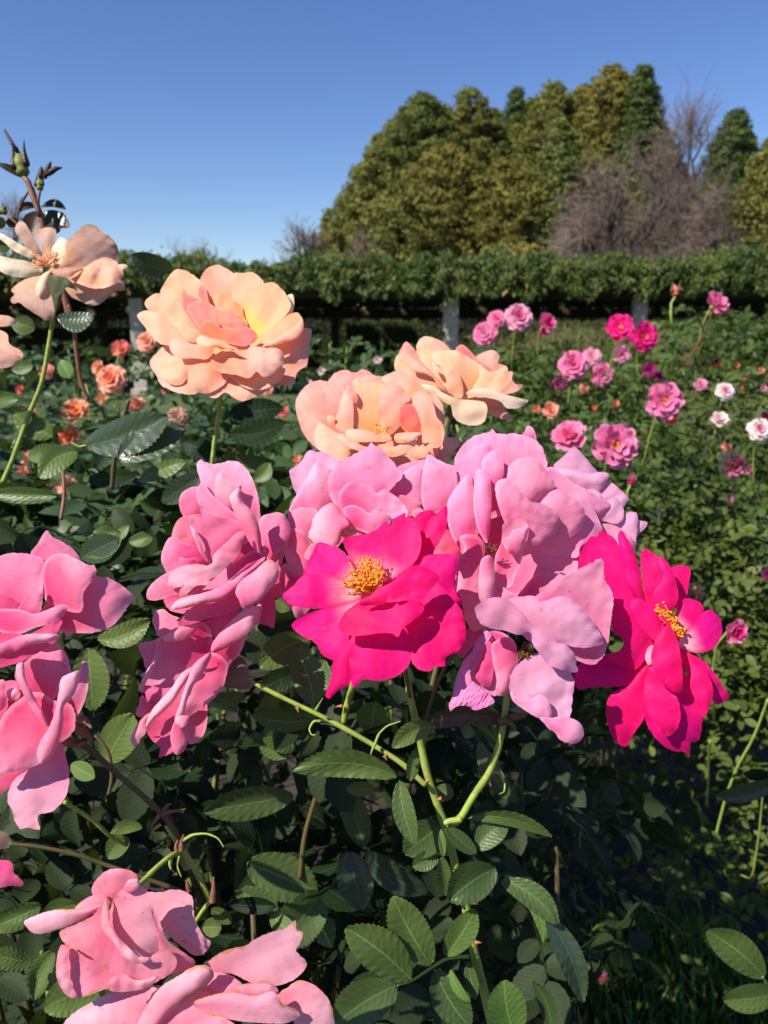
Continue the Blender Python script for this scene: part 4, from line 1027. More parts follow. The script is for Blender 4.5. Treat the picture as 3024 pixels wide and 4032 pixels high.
# F2: hot pink rose, right
f = Flower('J', (680, 1120), .455, 'hotdeep', (.12, .10), 'hot pink rose seen from the side with yellow stamens, rightmost of the near cluster', group='hot pink open roses')
f.petals('''
600 1200 470 1000 620 930 740 1100 800 1300 780 1500 560 1520 440 1350 | m=hotdeep l=-3 c=-.05
460 1150 200 1000 -40 800 -56 690 -30 560 10 480 60 425 105 428 122 382 180 400 250 455 320 580 400 760 460 900 | m=hotdeep c=.08 b=560,1200
490 1000 400 900 330 800 300 650 278 500 268 410 295 378 340 440 400 560 440 700 462 860 | m=hotdeep c=-.2
520 1020 470 860 452 700 450 570 478 523 540 552 600 612 635 710 610 850 | m=hotdeep c=.05
700 1000 690 800 690 680 740 658 810 660 842 690 830 800 802 925 750 980 | m=hotdeep
580 1060 530 980 560 850 620 780 605 680 580 592 620 592 690 680 730 790 745 920 700 1010
740 1170 730 1020 760 950 795 918 870 928 930 960 946 1010 905 1070 850 1150 | rip=2.5 m=hot b=700,1150
700 1290 790 1200 860 1130 940 1030 1000 1008 1055 1050 1092 1130 1090 1200 1030 1305 960 1340 860 1345 790 1320 | c=-.05 m=hot
520 1380 250 1360 100 1370 -30 1430 -82 1550 -45 1636 60 1622 300 1612 440 1560 | m=hotdeep l=-3
520 1420 340 1605 230 1660 180 1740 173 1830 200 1960 255 2055 330 2090 385 2000 430 1940 475 1860 500 1640 | m=hotdeep
600 1350 500 1580 465 1700 475 1850 520 1960 610 2070 700 2120 800 2140 832 2180 848 2060 905 2040 930 1950 930 1800 850 1600 720 1420 | m=hotdeep b=620,1300
720 1300 850 1360 930 1400 985 1450 1050 1540 1100 1620 1152 1690 1110 1735 1040 1755 990 1650 900 1500
720 1320 790 1440 830 1600 880 1720 925 1800 942 1862 980 1815 1010 1730 1022 1640 980 1510 890 1390 800 1340
560 1380 490 1530 474 1690 505 1820 580 1930 655 2012 722 1970 756 1900 762 1800 735 1700 650 1580 | c=-.12 l=1
560 1200 470 1420 400 1485 300 1462 182 1362 280 1330 312 1250 230 1180 200 1080 178 950 215 922 300 925 365 950 430 1040 | c=-.12 l=2
600 1180 560 1255 480 1180 410 1070 362 960 385 928 440 920 510 965 570 1030 610 1090 | c=-.14 l=1
560 1320 545 1420 510 1445 484 1390 505 1310 545 1288 | m=pinklite
600 1060 620 1048 680 1120 735 1240 770 1400 780 1560 772 1660 700 1652 620 1590 555 1490 530 1400 550 1290 590 1190 650 1125 | c=-.16 l=3
''')
f.stamens((700, 1120), [(-160, -120, 150), (-140, -90, 90), (-70, -20, 60), (20, 60, 100), (40, 80, 130), (-150, -110, 190), (60, 100, 120)], 150, rise=5, ra=1.15, r0=.25, z=8, seed=6, frac=(.3, 1.0))
# F7: drooping pale rose below F6
f = Flower('D', (780, 860), .425, 'palelilac', (.0, .14), 'faded pale pink rose with brown centre and one crinkled petal, below the largest pale rose', group='pink roses of the near cluster')
f.petals('''
1000 760 780 520 850 410 950 340 1080 262 1200 190 1320 128 1382 100 1402 140 1410 270 1460 350 1483 430 1462 620 1440 790 1400 900 1325 967 1210 945 1100 880 | m=blush c=.05 b=800,760
620 460 572 422 585 380 620 365 680 410 700 440 | m=pink
800 780 680 620 620 450 640 430 730 412 850 412 880 452 950 440 1040 408 1120 415 1190 470 1280 570 1360 690 1406 788 1350 815 1250 832 1150 820 1020 780 | c=-.16 l=2 b=760,760
640 760 560 700 470 700 440 780 400 870 340 970 316 1040 330 1090 400 1140 480 1215 530 1222 540 1080 560 900 | m=blush l=-3 c=.1
500 760 450 690 400 730 350 790 330 850 270 920 230 1000 195 1090 165 1230 140 1300 155 1352 200 1312 300 1308 350 1342 430 1320 512 1270 470 1210 400 1150 322 1085 318 1020 370 930 430 830 | m=wilt c=-.12 rip=1.5 lab=crinkled_withered_petal
460 780 520 820 515 920 500 1050 470 1150 400 1130 350 1050 400 940 440 850 | m=pinksat l=-1
660 760 700 850 705 960 660 1050 632 1170 592 1222 545 1222 518 1190 530 1100 500 950 488 810 520 775 600 742 | m=blush c=-.2
880 870 780 912 700 970 650 1042 632 1130 648 1220 720 1295 800 1350 900 1430 985 1505 1120 1410 1150 1230 1162 1110 1132 1032 1040 1000 950 930 | c=.07 rip=1.3
640 1180 700 1240 790 1258 880 1215 930 1235 970 1310 978 1375 940 1415 860 1400 760 1340 660 1260 | m=lilac c=-.2 b=760,1000
880 1400 1000 1402 1060 1385 1130 1402 1205 1440 1240 1500 1232 1568 1180 1612 1090 1602 1035 1572 1012 1530 940 1470 | m=lilac c=-.25
800 700 700 725 600 692 480 672 400 632 362 560 350 510 400 460 470 425 550 418 640 450 700 500 760 570 830 650 920 710 1010 780 1085 800 1145 855 1178 920 1182 985 1198 1020 1150 1035 1050 1010 950 965 880 880 825 800 | c=-.16 l=7 b=800,700 r=.06
''')
f.stamens((770, 860), [(0, 360, 75)], 80, rise=3, mat='antherold', fil='antherold', ra=.6, z=4, seed=8, frac=(.2, 1.1))
# F8 / F9: roses at the left edge
f = Flower('K', (-10, 520), .435, 'pink', (.0, .12), 'pink rose cut off by the left edge, above the half furled one', group='pink roses at the left edge')
f.petals('''
220 560 250 640 330 675 430 682 520 678 600 650 660 590 712 515 737 492 712 462 650 410 570 376 515 375 430 430 | m=pink c=-.12 b=200,620
160 420 165 250 205 195 255 122 285 158 350 190 405 232 442 295 400 400 | m=pink
-60 520 -60 360 -20 280 30 250 90 245 155 250 225 272 248 315 235 420 200 520 80 560 | c=-.1
260 520 230 440 225 370 240 300 290 255 350 250 420 278 480 310 512 312 525 358 490 410 455 460 452 540 435 570 385 565 330 550 | c=-.12
-60 600 -60 520 0 470 80 500 120 560 60 600 | m=pinksat
90 580 120 510 190 435 230 450 232 500 215 570 150 610 | c=-.15
-60 640 -60 570 0 552 100 552 190 575 280 545 330 525 372 532 320 610 200 650 80 690 | c=-.12
-60 860 -60 700 60 680 150 690 250 640 340 610 310 690 328 700 300 730 150 820 60 855 | m=pinksat
-60 790 -20 750 40 722 130 690 230 685 322 692 325 706 250 732 150 752 60 790 | m=pinklite c=-.2
''')
f = Flower('K', (60, 1100), .425, 'pink', (.0, .06), 'half furled pink rose with a spiral heart, cut off by the left edge', group='pink roses at the left edge')
f.petals('''
80 900 120 850 200 790 290 735 350 780 382 860 385 920 330 970 300 1040 200 1040 100 960 | m=pink
330 1260 310 1050 380 930 440 880 445 838 472 838 482 880 480 970 460 1055 405 1160 | m=pink
-10 1140 0 1000 30 945 70 938 110 950 150 1010 210 1070 100 1150 | m=pinksat
30 1010 50 984 92 984 112 1012 100 1042 58 1050 | m=pinklite c=-.3
-40 1120 -30 960 20 934 34 990 30 1080
-50 1580 -50 1440 60 1420 190 1380 120 1470 40 1530 | m=pinksat
40 1590 70 1490 190 1400 330 1280 362 1370 376 1440 362 1560 320 1622 270 1658 208 1672 212 1720 216 1750 150 1742 108 1746 80 1700 62 1640 | m=pinklite c=-.08 l=-1
-50 1320 -30 1240 20 1125 100 1045 200 1000 300 1048 385 1070 412 1160 390 1230 330 1280 200 1400 60 1440 -50 1460 | m=pink c=-.12 l=2
262 1190 190 1120 120 1000 90 910 92 850 125 838 140 930 200 1050 250 1140 | m=pinklite c=-.2
222 1395 200 1340 220 1270 270 1190 305 1080 320 1000 335 925 380 900 432 886 432 935 400 1020 348 1080 345 1170 320 1270 270 1375 | m=pinklite c=-.25 l=1
''')
# F11 / F10: salmon roses bottom left
f = Flower('L', (760, 960), .405, 'salmonlite', (.0, .10), 'salmon pink rose cut off by the bottom edge with brown edged petals', group='browning salmon pink roses')
f.petals('''
860 700 900 655 945 618 1010 590 1070 578 1110 550 1180 520 1245 503 1285 467 1292 512 1320 520 1308 565 1290 600 1336 656 1300 712 1210 752 1100 742 1010 702 930 700 | m=salmonlite c=.06 b=880,720
800 900 840 760 920 698 1000 708 1060 750 1090 800 1000 880 860 960 | m=salmon
1030 760 1110 740 1190 748 1212 780 1150 810 1060 800
1190 810 1220 782 1260 755 1300 730 1370 752 1430 812 1452 880 1452 1000 1300 1000 1270 870 1220 835 | m=salmonlite c=-.1
240 1000 290 900 380 835 470 790 570 768 705 758 690 830 640 920 560 1000 | m=salmonlite c=-.12
560 1000 610 880 680 810 760 760 850 760 940 800 1000 1000 | m=salmon
590 960 640 840 700 760 770 715 850 667 905 668 932 705 905 750 820 812 740 872 690 940 660 1000 | m=salmonlite c=-.2
840 830 880 808 1000 780 1060 790 1110 800 1190 778 1232 832 1290 858 1306 882 1250 915 1150 916 1000 900 880 865 | m=salmonlite c=-.15 l=2
760 1000 830 920 930 885 1000 905 1080 1000 | m=salmon
''')
f = Flower('L', (560, 420), .415, 'salmon', (.0, -.10), 'salmon pink rose hanging head down with brown edges, above the bottom edge one', group='browning salmon pink roses')
f.petals('''
480 400 405 362 402 320 430 280 470 250 530 244 580 258 602 290 590 340 540 380 | m=salmon
420 440 325 420 380 370 450 355 480 400 | m=salmonlite
440 400 400 440 330 480 250 510 150 526 105 476 150 450 230 425 330 418 400 408 | m=salmonlite c=-.2
480 470 430 640 380 645 300 590 258 520 320 490 400 450 460 400 | m=salmon
480 640 560 720 450 772 340 806 300 802 262 760 244 690 250 630 275 575 330 600 400 640 | m=salmon c=.07
300 600 290 700 335 805 300 800 255 730 246 650 268 575 | m=salmonlite c=-.1
620 360 650 345 700 348 740 335 800 342 838 370 842 420 855 480 895 545 918 562 890 612 850 622 800 590 730 530 670 440 | m=salmonlite c=-.10
480 420 510 350 570 320 630 325 670 420 710 510 735 595 660 635 590 652 510 590 475 500 | m=salmonlite c=-.12
660 420 700 520 745 570 800 608 852 652 835 675 760 702 710 700 690 580 | m=salmon c=-.1
440 520 470 430 490 500 540 580 610 650 720 590 772 650 740 702 630 752 560 720 450 670 405 580 | m=salmon c=.05
470 380 478 460 510 530 570 595 605 625 662 632 610 658 550 635 490 560 448 510 442 440 460 372 | m=salmonlite c=-.2 g=1.5
520 700 600 730 690 712 660 752 580 776 480 775 470 750 | m=salmonlite
540 340 560 294 600 292 612 325 580 352 | m=pinklite c=-.3
''')
# P1: the big peach rose
f = Flower('E', (800, 600), .64, 'peach', (.0, .34), 'large peach rose with coral heart and yellow throat on a tall stem', group='peach roses on tall stems', step=9)
f.petals('''
800 600 350 600 400 320 900 240 1250 400 1350 650 1200 950 850 1080 400 950 330 760 | m=orange l=-4 c=-.05
1240 470 1300 345 1352 328 1366 400 1350 480 1300 520 | m=ivory
1050 900 1300 640 1440 606 1505 612 1496 720 1482 830 1470 905 1390 970 1360 1070 1290 1075 1180 1060 | m=creampink c=-.1
760 900 640 1060 640 1150 730 1176 800 1130 870 1172 930 1202 1050 1165 1150 1112 1210 1060 1100 940 | m=cream
560 820 310 750 250 800 187 880 208 950 250 1010 268 1062 350 1110 450 1140 570 1138 640 1000 | m=cream
640 860 460 830 340 860 268 960 290 1012 380 1070 450 1062 490 1012 520 940
760 860 480 880 498 980 496 1050 560 1120 650 1140 750 1095 812 1042 840 960 | m=peach
900 880 820 980 870 1030 960 1090 1080 1112 1180 1080 1260 1020 1290 920 1120 880 | m=peach
660 520 440 460 275 320 290 265 330 195 400 128 470 132 550 178 620 240 655 310 700 440 | m=peach c=.06
800 520 680 340 596 225 618 160 670 108 740 88 810 118 875 165 900 300 880 460 | m=peach c=.05
850 520 850 380 868 260 872 160 940 156 1020 148 1070 178 1122 245 1080 350 980 440 900 500 | m=peach c=.06
640 640 420 640 240 560 185 480 145 400 195 340 280 318 380 368 490 440 580 560 | m=peach c=.06 b=760,620
560 720 400 740 310 745 240 712 180 645 130 575 82 500 140 462 200 470 300 492 420 560 520 640 | m=peach c=-.08 b=700,650
980 720 980 600 935 460 960 390 1020 305 1100 250 1190 230 1255 275 1325 375 1338 432 1270 532 1150 640 1065 700 | m=peachyellow c=.08 b=930,640 l=1
1000 740 1150 620 1250 545 1330 490 1392 480 1432 530 1442 610 1400 680 1300 722 1200 742 1100 752 | m=orange c=.08 b=930,680
1090 758 1200 698 1300 640 1380 585 1418 530 1442 600 1412 662 1370 692 1280 722 1180 752 | m=cream c=-.2
720 740 690 825 655 858 550 852 430 850 375 815 345 760 350 715 400 688 500 700 600 700 | m=cream c=-.14 l=2
640 700 530 722 460 680 420 610 378 562 440 558 520 598 600 650 | c=-.15
900 740 1100 762 1250 780 1284 840 1270 920 1200 972 1110 1002 1060 960 1000 1012 900 990 780 970 700 930 686 872 760 800 | m=cream c=-.10 l=5 t=.1 rip=1.8
620 640 500 520 446 410 462 285 498 332 535 342 600 380 620 390 585 340 600 258 642 282 668 390 720 500 | m=coral c=-.06
900 620 780 520 710 400 705 338 750 308 832 358 890 392 942 442 955 510 985 580 | m=orange c=-.06 rip=2
720 640 580 600 520 505 488 432 540 392 622 388 700 420 752 470 760 560 | m=coral c=-.12
900 660 780 600 750 492 800 458 862 458 922 530 985 585 995 640 | m=coral c=-.12
780 720 640 690 585 640 600 580 655 542 725 562 768 605 800 598 900 610 990 598 1068 668 1042 720 950 752 | m=coral c=-.14 l=2
840 745 905 775 862 786 750 762 640 768 580 742 565 705 598 665 700 690 790 712 | m=cream c=-.25 l=1
''')
f.stem('768 1110 762 1200 745 1320 728 1440 712 1540 700 1660 690 1750', 1.7, .66, 'stem')
# P3 peach rose right
f = Flower('G', (1130, 450), .66, 'peach', (.0, .15), 'peach rose seen from the side with upright furled petals, right of the cream rose', group='peach roses on tall stems')
f.petals('''
1100 330 1000 260 880 200 828 150 850 95 878 74 930 80 1000 110 1050 160 1100 240 | m=cream
960 340 850 300 692 292 700 230 712 190 735 140 760 108 800 140 850 200 920 280 | m=creampink
1260 330 1220 260 1215 210 1260 180 1332 163 1372 200 1362 250 1400 262 1425 330 1360 380 | m=creampink
1060 520 860 400 690 292 702 200 760 178 790 250 880 312 960 352 1080 450 | m=peach b=1130,470
1050 450 980 420 940 350 900 325 800 296 782 240 756 178 830 230 920 290 1005 350 1038 400 | m=cream c=-.2
1230 400 1130 300 1076 190 1098 140 1130 127 1182 170 1242 240 1320 290 1300 360 | m=coral
1120 500 950 330 850 220 830 160 878 108 920 160 1000 260 1100 330 | m=peach c=.08 b=1130,470
1230 540 1300 480 1400 540 1446 605 1420 622 1350 600 1290 572 | m=creampink
1340 450 1400 360 1440 300 1460 310 1452 350 1480 385 1522 392 1500 425 1420 450 | m=creampink
1160 520 1200 470 1300 478 1390 502 1402 540 1300 545 1200 530 | m=orange
1140 500 1080 470 1040 400 1000 290 935 220 940 178 1020 165 1088 168 1170 210 1240 260 1262 340 1220 440 | m=peach c=-.1 b=1130,480
1120 480 1040 440 1012 330 950 300 930 230 1000 288 1080 292 1120 350 1136 440 | m=cream c=-.15
1150 480 1200 400 1240 330 1236 252 1300 300 1372 290 1412 264 1432 330 1402 420 1300 455 1200 470 | m=peach c=-.08 b=1130,480
1280 510 1100 480 1000 440 940 400 855 390 900 430 980 470 1050 520 1072 600 1120 640 1200 656 1262 640 1290 580 | m=ivory c=-.10 l=1 b=1130,470
1150 445 1200 420 1290 414 1370 440 1450 464 1520 480 1560 495 1500 540 1420 542 1380 500 1300 476 1210 470 | m=ivory c=-.15
''')
f.stem('1060 520 1040 600 1020 680 1015 760 1010 860 990 960', 3.2, .66, 'stemdark')
# P2 cream rose
f = Flower('G', (600, 690), .60, 'cream', (.0, .26), 'fully blown cream rose with orange throat above the lilac pink rose', group='peach roses on tall stems')
f.petals('''
600 690 180 600 200 430 450 350 780 350 950 500 950 760 700 880 330 820 | m=orange l=-4 c=-.05
860 560 880 450 940 450 1000 520 1012 600 990 670 940 650 | m=cream
900 830 990 790 1010 742 1060 733 1112 740 1110 785 1060 832 1010 850 | m=cream
900 880 960 820 1010 808 1052 840 1050 885 1010 906 950 890 | m=cream
560 800 640 900 720 930 800 902 940 882 980 850 960 780 850 740 | m=cream
840 800 815 870 860 892 930 880 975 860 972 810 930 772 890 775 | m=creampink c=-.2
380 740 200 812 130 762 80 690 50 590 40 500 68 440 150 370 250 372 300 480 330 640 | m=creampink
440 740 360 885 330 892 250 850 172 795 163 700 190 640 245 662 310 705 | m=cream
440 640 300 610 235 530 218 440 250 368 300 312 360 293 430 312 472 288 545 325 560 460 | m=creampink
600 620 480 480 408 385 440 340 520 323 592 343 640 400 660 540 | m=cream
600 720 420 660 408 510 430 408 520 378 602 378 640 500 640 660 | m=orange c=.2
760 520 680 420 588 355 640 322 720 298 790 338 852 388 890 440 945 505 960 592 860 580 | m=creampink
620 730 588 610 592 480 615 383 700 393 762 430 792 490 740 522 720 660 | m=cream c=-.08
800 720 725 660 715 590 730 530 802 518 842 580 868 650 862 710 | m=coral c=-.08
880 790 862 690 850 600 802 500 820 440 880 440 940 520 962 600 1002 650 1008 740 980 800 930 800 | m=cream c=-.1 l=1
440 700 320 682 292 640 318 560 338 480 368 418 412 500 418 600 420 680 | m=cream c=-.15 l=1
430 510 372 440 380 388 420 420 445 480 | m=creampink
260 640 245 600 280 590 300 620 | m=cream
640 760 540 762 440 762 370 732 368 690 450 680 550 700 650 718 668 748 | m=cream c=-.14 l=2
640 850 560 852 450 822 380 790 308 728 335 708 400 748 500 795 600 795 | m=cream c=-.1
600 815 700 790 780 740 832 722 825 780 762 832 680 862 620 848 | m=cream c=-.12 l=1
690 760 690 715 800 700 865 708 830 740 740 770 | m=cream
''')
f.stamens((600, 705), [(-170, -110, 70), (-60, -20, 60)], 18, rise=2, mat='antherold', fil='filament', ra=.7, lift=-2, seed=5)
# P4: wilted rose top left
f = Flower('H', (500, 1500), .72, 'wiltpeach', (.0, .0), 'faded peach rose seen from below at the upper left, under the buds', group='peach roses on tall stems')
f.petals('''
540 1540 420 1480 560 1380 800 1300 1100 1350 1150 1650 800 1700 560 1620 | m=wiltpeach l=-3 c=-.05
380 1460 320 1390 205 1232 158 1150 180 1082 232 1053 290 1110 350 1210 412 1320 450 1420 | m=wiltpeach c=-.1
470 1460 430 1300 362 1185 430 1138 520 1120 588 1140 592 1230 575 1340 550 1450 | m=wiltpeach
590 1500 550 1360 598 1280 640 1230 712 1262 730 1400 700 1510 | m=ivory rip=2
340 1440 150 1372 60 1292 -20 1210 0 1183 130 1250 250 1320 350 1390 | m=ivory c=-.1
640 1560 690 1400 692 1330 730 1250 820 1160 905 1095 1000 1098 1082 1170 1160 1215 1230 1292 1262 1380 1252 1500 1100 1560 900 1580 | m=wiltpeach rip=1.5
620 1620 740 1840 850 1902 980 1952 1080 1922 1200 1810 1330 1782 1290 1680 1100 1690 800 1640 | m=wiltpeach l=-3
640 1580 780 1560 900 1540 1000 1480 1130 1438 1250 1500 1312 1600 1290 1672 1180 1742 1050 1772 920 1752 780 1690 | m=peach c=-.1 rip=1.5
1250 1545 1260 1518 1350 1518 1358 1542 1312 1570 | m=ivory
450 1590 350 1642 200 1652 50 1612 -40 1540 -40 1430 130 1450 300 1482 440 1540 | m=ivory c=-.12
600 1640 430 1632 230 1690 120 1788 152 1830 110 1888 140 1932 200 1920 300 1992 400 2052 500 2112 562 2080 585 1900 | m=wiltpeach
560 1570 450 1620 400 1700 380 1780 400 1852 430 1862 472 1800 505 1700 545 1600 | m=ivory c=-.2
520 1560 620 1560 760 1540 890 1560 810 1605 720 1665 620 1652 | m=wiltpeach c=-.15
700 1660 780 1720 830 1800 760 1770 700 1760 660 1850 630 1980 590 2010 560 1900 520 1750 520 1640 | m=sepal c=-.2 name=x
'''.replace(' name=x', ''))
f.stamens((500, 1520), [(-175, -5, 190), (-160, -20, 140), (170, 200, 150)], 46, rise=4, mat='orangecurl', fil='orangecurl', ra=1.0, r0=.5, seed=11, z=8)
f.stem('590 1900 560 2100 545 2200 500 2500 440 2800 330 3050 220 3350 130 3600 20 3850', 2.2, .74, 'stem')
# ------------------------------------------------------------ roses in the beds behind
def petal_grid(w0, l0, cup, flare, n=7, wav=.06, seed=0, notch=.0):
    rg = np.random.default_rng(seed)
    v = np.linspace(0, 1, n); u = np.linspace(-1, 1, n)
    V, U = np.meshgrid(v, u, indexing='ij')
    wd = w0 * (V ** .55) * np.sqrt(np.clip(1 - (V * .93) ** 5, .12, 1))
    x = U * wd
    el = cup + (flare - cup) * V                     # elevation angle along the petal
    seg = l0 / (n - 1)
    r = np.cumsum(np.cos(el) * seg, 0) - np.cos(el[0]) * seg; z = np.cumsum(np.sin(el) * seg, 0) - np.sin(el[0]) * seg
    edge = 1 - .10 * U ** 2 * V - notch * np.exp(-(U / .3) ** 2) * V
    r = r * edge; z = z + .18 * U ** 2 * w0 * (1 - .5 * V) + wav * np.sin(U * 3.5 + rg.uniform(0, 6)) * V * l0 + wav * .6 * rg.normal(0, 1, V.shape) * V * l0 * .3
    F = [(i * n + j, i * n + j + 1, (i + 1) * n + j + 1, (i + 1) * n + j) for i in range(n - 1) for j in range(n - 1)]
    rr = rg.random()
    ca = np.stack([V.ravel(), np.clip((1 - np.abs(U.ravel())) * 1.5, 0, 1) * np.clip((1 - V.ravel()) * 2, 0, 1), np.full(n * n, rr)], -1)
    uv = np.stack([U.ravel() * .5 + .5 + rr, V.ravel()], -1)
    return np.stack([x.ravel(), r.ravel(), z.ravel()], -1), F, uv, ca
def spin(P, a):
    c, s_ = math.cos(a), math.sin(a)
    return np.stack([P[:, 0] * c - P[:, 1] * s_, P[:, 0] * s_ + P[:, 1] * c, P[:, 2]], -1)
RINGS = dict(
    open=[(5, .52, 1.0, .15, .05), (5, .50, .88, .45, .15), (5, .42, .66, .85, .35), (4, .30, .42, 1.15, .8)],
    rosette=[(6, .50, 1.0, .10, -.25), (6, .50, .90, .40, .0), (6, .42, .72, .75, .3), (6, .34, .52, 1.05, .8), (5, .24, .34, 1.35, 1.3)],
    side=[(5, .50, .95, .55, .25), (5, .46, .88, .9, .6), (5, .36, .70, 1.2, 1.1), (3, .26, .52, 1.4, 1.4)])
PROTO = {}
def proto(kind, mat, inner, one):
    key = (kind, mat, inner, one)
    if key in PROTO: return PROTO[key]
    out = []; big = MB(); cen = MB(); sd = 0
    for ri, (cnt, w0, l0, cup, flare) in enumerate(RINGS[kind]):
        for j in range(cnt):
            sd += 1
            P, F, uv, ca = petal_grid(w0, l0, cup, flare, seed=sd * 7 + ri, wav=.085, notch=.08, n=7 if not one else 5)
            P = spin(P, j * 2 * math.pi / cnt + ri * .7 + rng.normal(0, .1)); P[:, 2] += ri * .02
            late = ri >= len(RINGS[kind]) - 2
            if one and not late: big.add(P, F, uv, ca)
            elif one: cen.add(P, F, uv, ca)
            else: out.append(('petal', mesh('petal', P, F, uv, ca), M[inner if late else mat]))
    if one:
        for mb, mt in ((big, mat), (cen, inner)):
            out.append(('petals', mesh('petals', np.concatenate(mb.V), mb.F, np.concatenate(mb.U), np.concatenate(mb.C)), M[mt]))
    elif kind == 'open':
        st = MB(); rg = np.random.default_rng(5)
        for k in range(26):
            a = rg.uniform(0, 6.28); q = rg.uniform(.05, .2)
            st.tube(np.array([[0, 0, .05], [q * .6 * math.cos(a), q * .6 * math.sin(a), .2], [q * math.cos(a), q * math.sin(a), .28]]), .012, 4)
            st.ball([q * math.cos(a), q * math.sin(a), .29], .03, 5, 3)
        out.append(('stamens', mesh('stamens', np.concatenate(st.V), st.F, np.concatenate(st.U), np.concatenate(st.C)), M['filament']))
    # green calyx under the flower
    cx = MB(); cx.tube(np.array([[0, 0, .06], [0, 0, -.10], [0, 0, -.22], [0, 0, -.30]]), [.20, .17, .12, .05], 7)
    out.append(('calyx', mesh('calyx', np.concatenate(cx.V), cx.F, np.concatenate(cx.U), np.concatenate(cx.C)), M['stem']))
    for nm, me_, mt in out:
        if len(me_.materials) == 0: me_.materials.append(mt)
    PROTO[key] = out
    return out
M['bpink'] = petal_mat('bed_pink_petal', (.84, .17, .40), (.88, .50, .60), edge=(.88, .42, .60), b0=0, b1=.62, trans=.3)
M['bpinkpale'] = petal_mat('bed_pale_pink_petal', (.84, .34, .52), (.84, .30, .46), edge=(.85, .48, .62), b0=0, b1=.5, trans=.3)
M['bhot'] = petal_mat('bed_hot_pink_petal', (.84, .02, .26), (.88, .25, .30), b0=0, b1=.35, trans=.32)
M['bmagenta'] = petal_mat('bed_magenta_petal', (.50, .03, .26), (.55, .08, .25), b0=0, b1=.4, trans=.3)
M['bpeach'] = petal_mat('bed_peach_petal', (.92, .42, .27), (.94, .34, .12), edge=(.92, .50, .38), b0=0, b1=.7, trans=.3)
M['borange'] = petal_mat('bed_orange_petal', (.92, .32, .15), (.94, .28, .08), edge=(.92, .42, .26), b0=0, b1=.7, trans=.3)
M['bcoral'] = petal_mat('bed_coral_petal', (.88, .24, .20), (.90, .20, .14), b0=0, b1=.7, trans=.3)
M['bwhite'] = petal_mat('bed_white_petal', (.85, .68, .66), (.86, .60, .50), b0=0, b1=.6, trans=.25)
M['bred'] = petal_mat('bed_red_petal', (.45, .008, .02), (.40, .01, .02), b0=0, b1=.6, trans=.25)
KEEP = []   # (photo x, photo y, radius, distance) of roses that leaves must not hide
def bloom(ox, oy, r, kind, mat, label, group, face=(0, -1, .35), inner=None, real=.042, name='rose_bloom', cat='rose', stem=.16, stem_to=None, one=None, D=None):
    D = real * FPX / (r * OV) if D is None else D
    P = at(ox * OV, oy * OV, D); R_ = r * OV / FPX * D
    one = (r < 17) if one is None else one
    root = empty(name, P, label, cat, group)
    q = Vector(face).to_track_quat('Z', 'Y')
    rot = q.to_matrix() @ Matrix.Rotation(random.uniform(0, 6.28), 3, 'Z')
    mw = rot.to_4x4() @ Matrix.Diagonal((R_, R_, R_, 1))
    for nm, me_, mt in proto(kind, mat, inner or mat, one):
        o = bpy.data.objects.new(nm, me_); COL.objects.link(o); o.parent = root
        o.matrix_basis = mw
    if stem > 0:
        fv = Vector(face).normalized(); b = P - np.array(fv) * R_ * .28
        e = b + np.array([random.uniform(-.03, .03), .03, -stem]) if stem_to is None else np.array(stem_to)
        mid = (b + e) / 2 - np.array(fv) * .02
        m = MB(); m.tube(np.array([b, b * .6 + mid * .4 - np.array(fv) * .012, mid, e]), np.array([.9, .8, 1.0, 1.2]) * .0019, 6)
        m.build('stem', M['stem'], root)
    KEEP.append((ox * OV, oy * OV, r * OV, D))
    return root
GR = 'pink roses in the right hand bed'; GL = 'peach roses in the left hand bed'; GF = 'small far roses in the right hand bed'
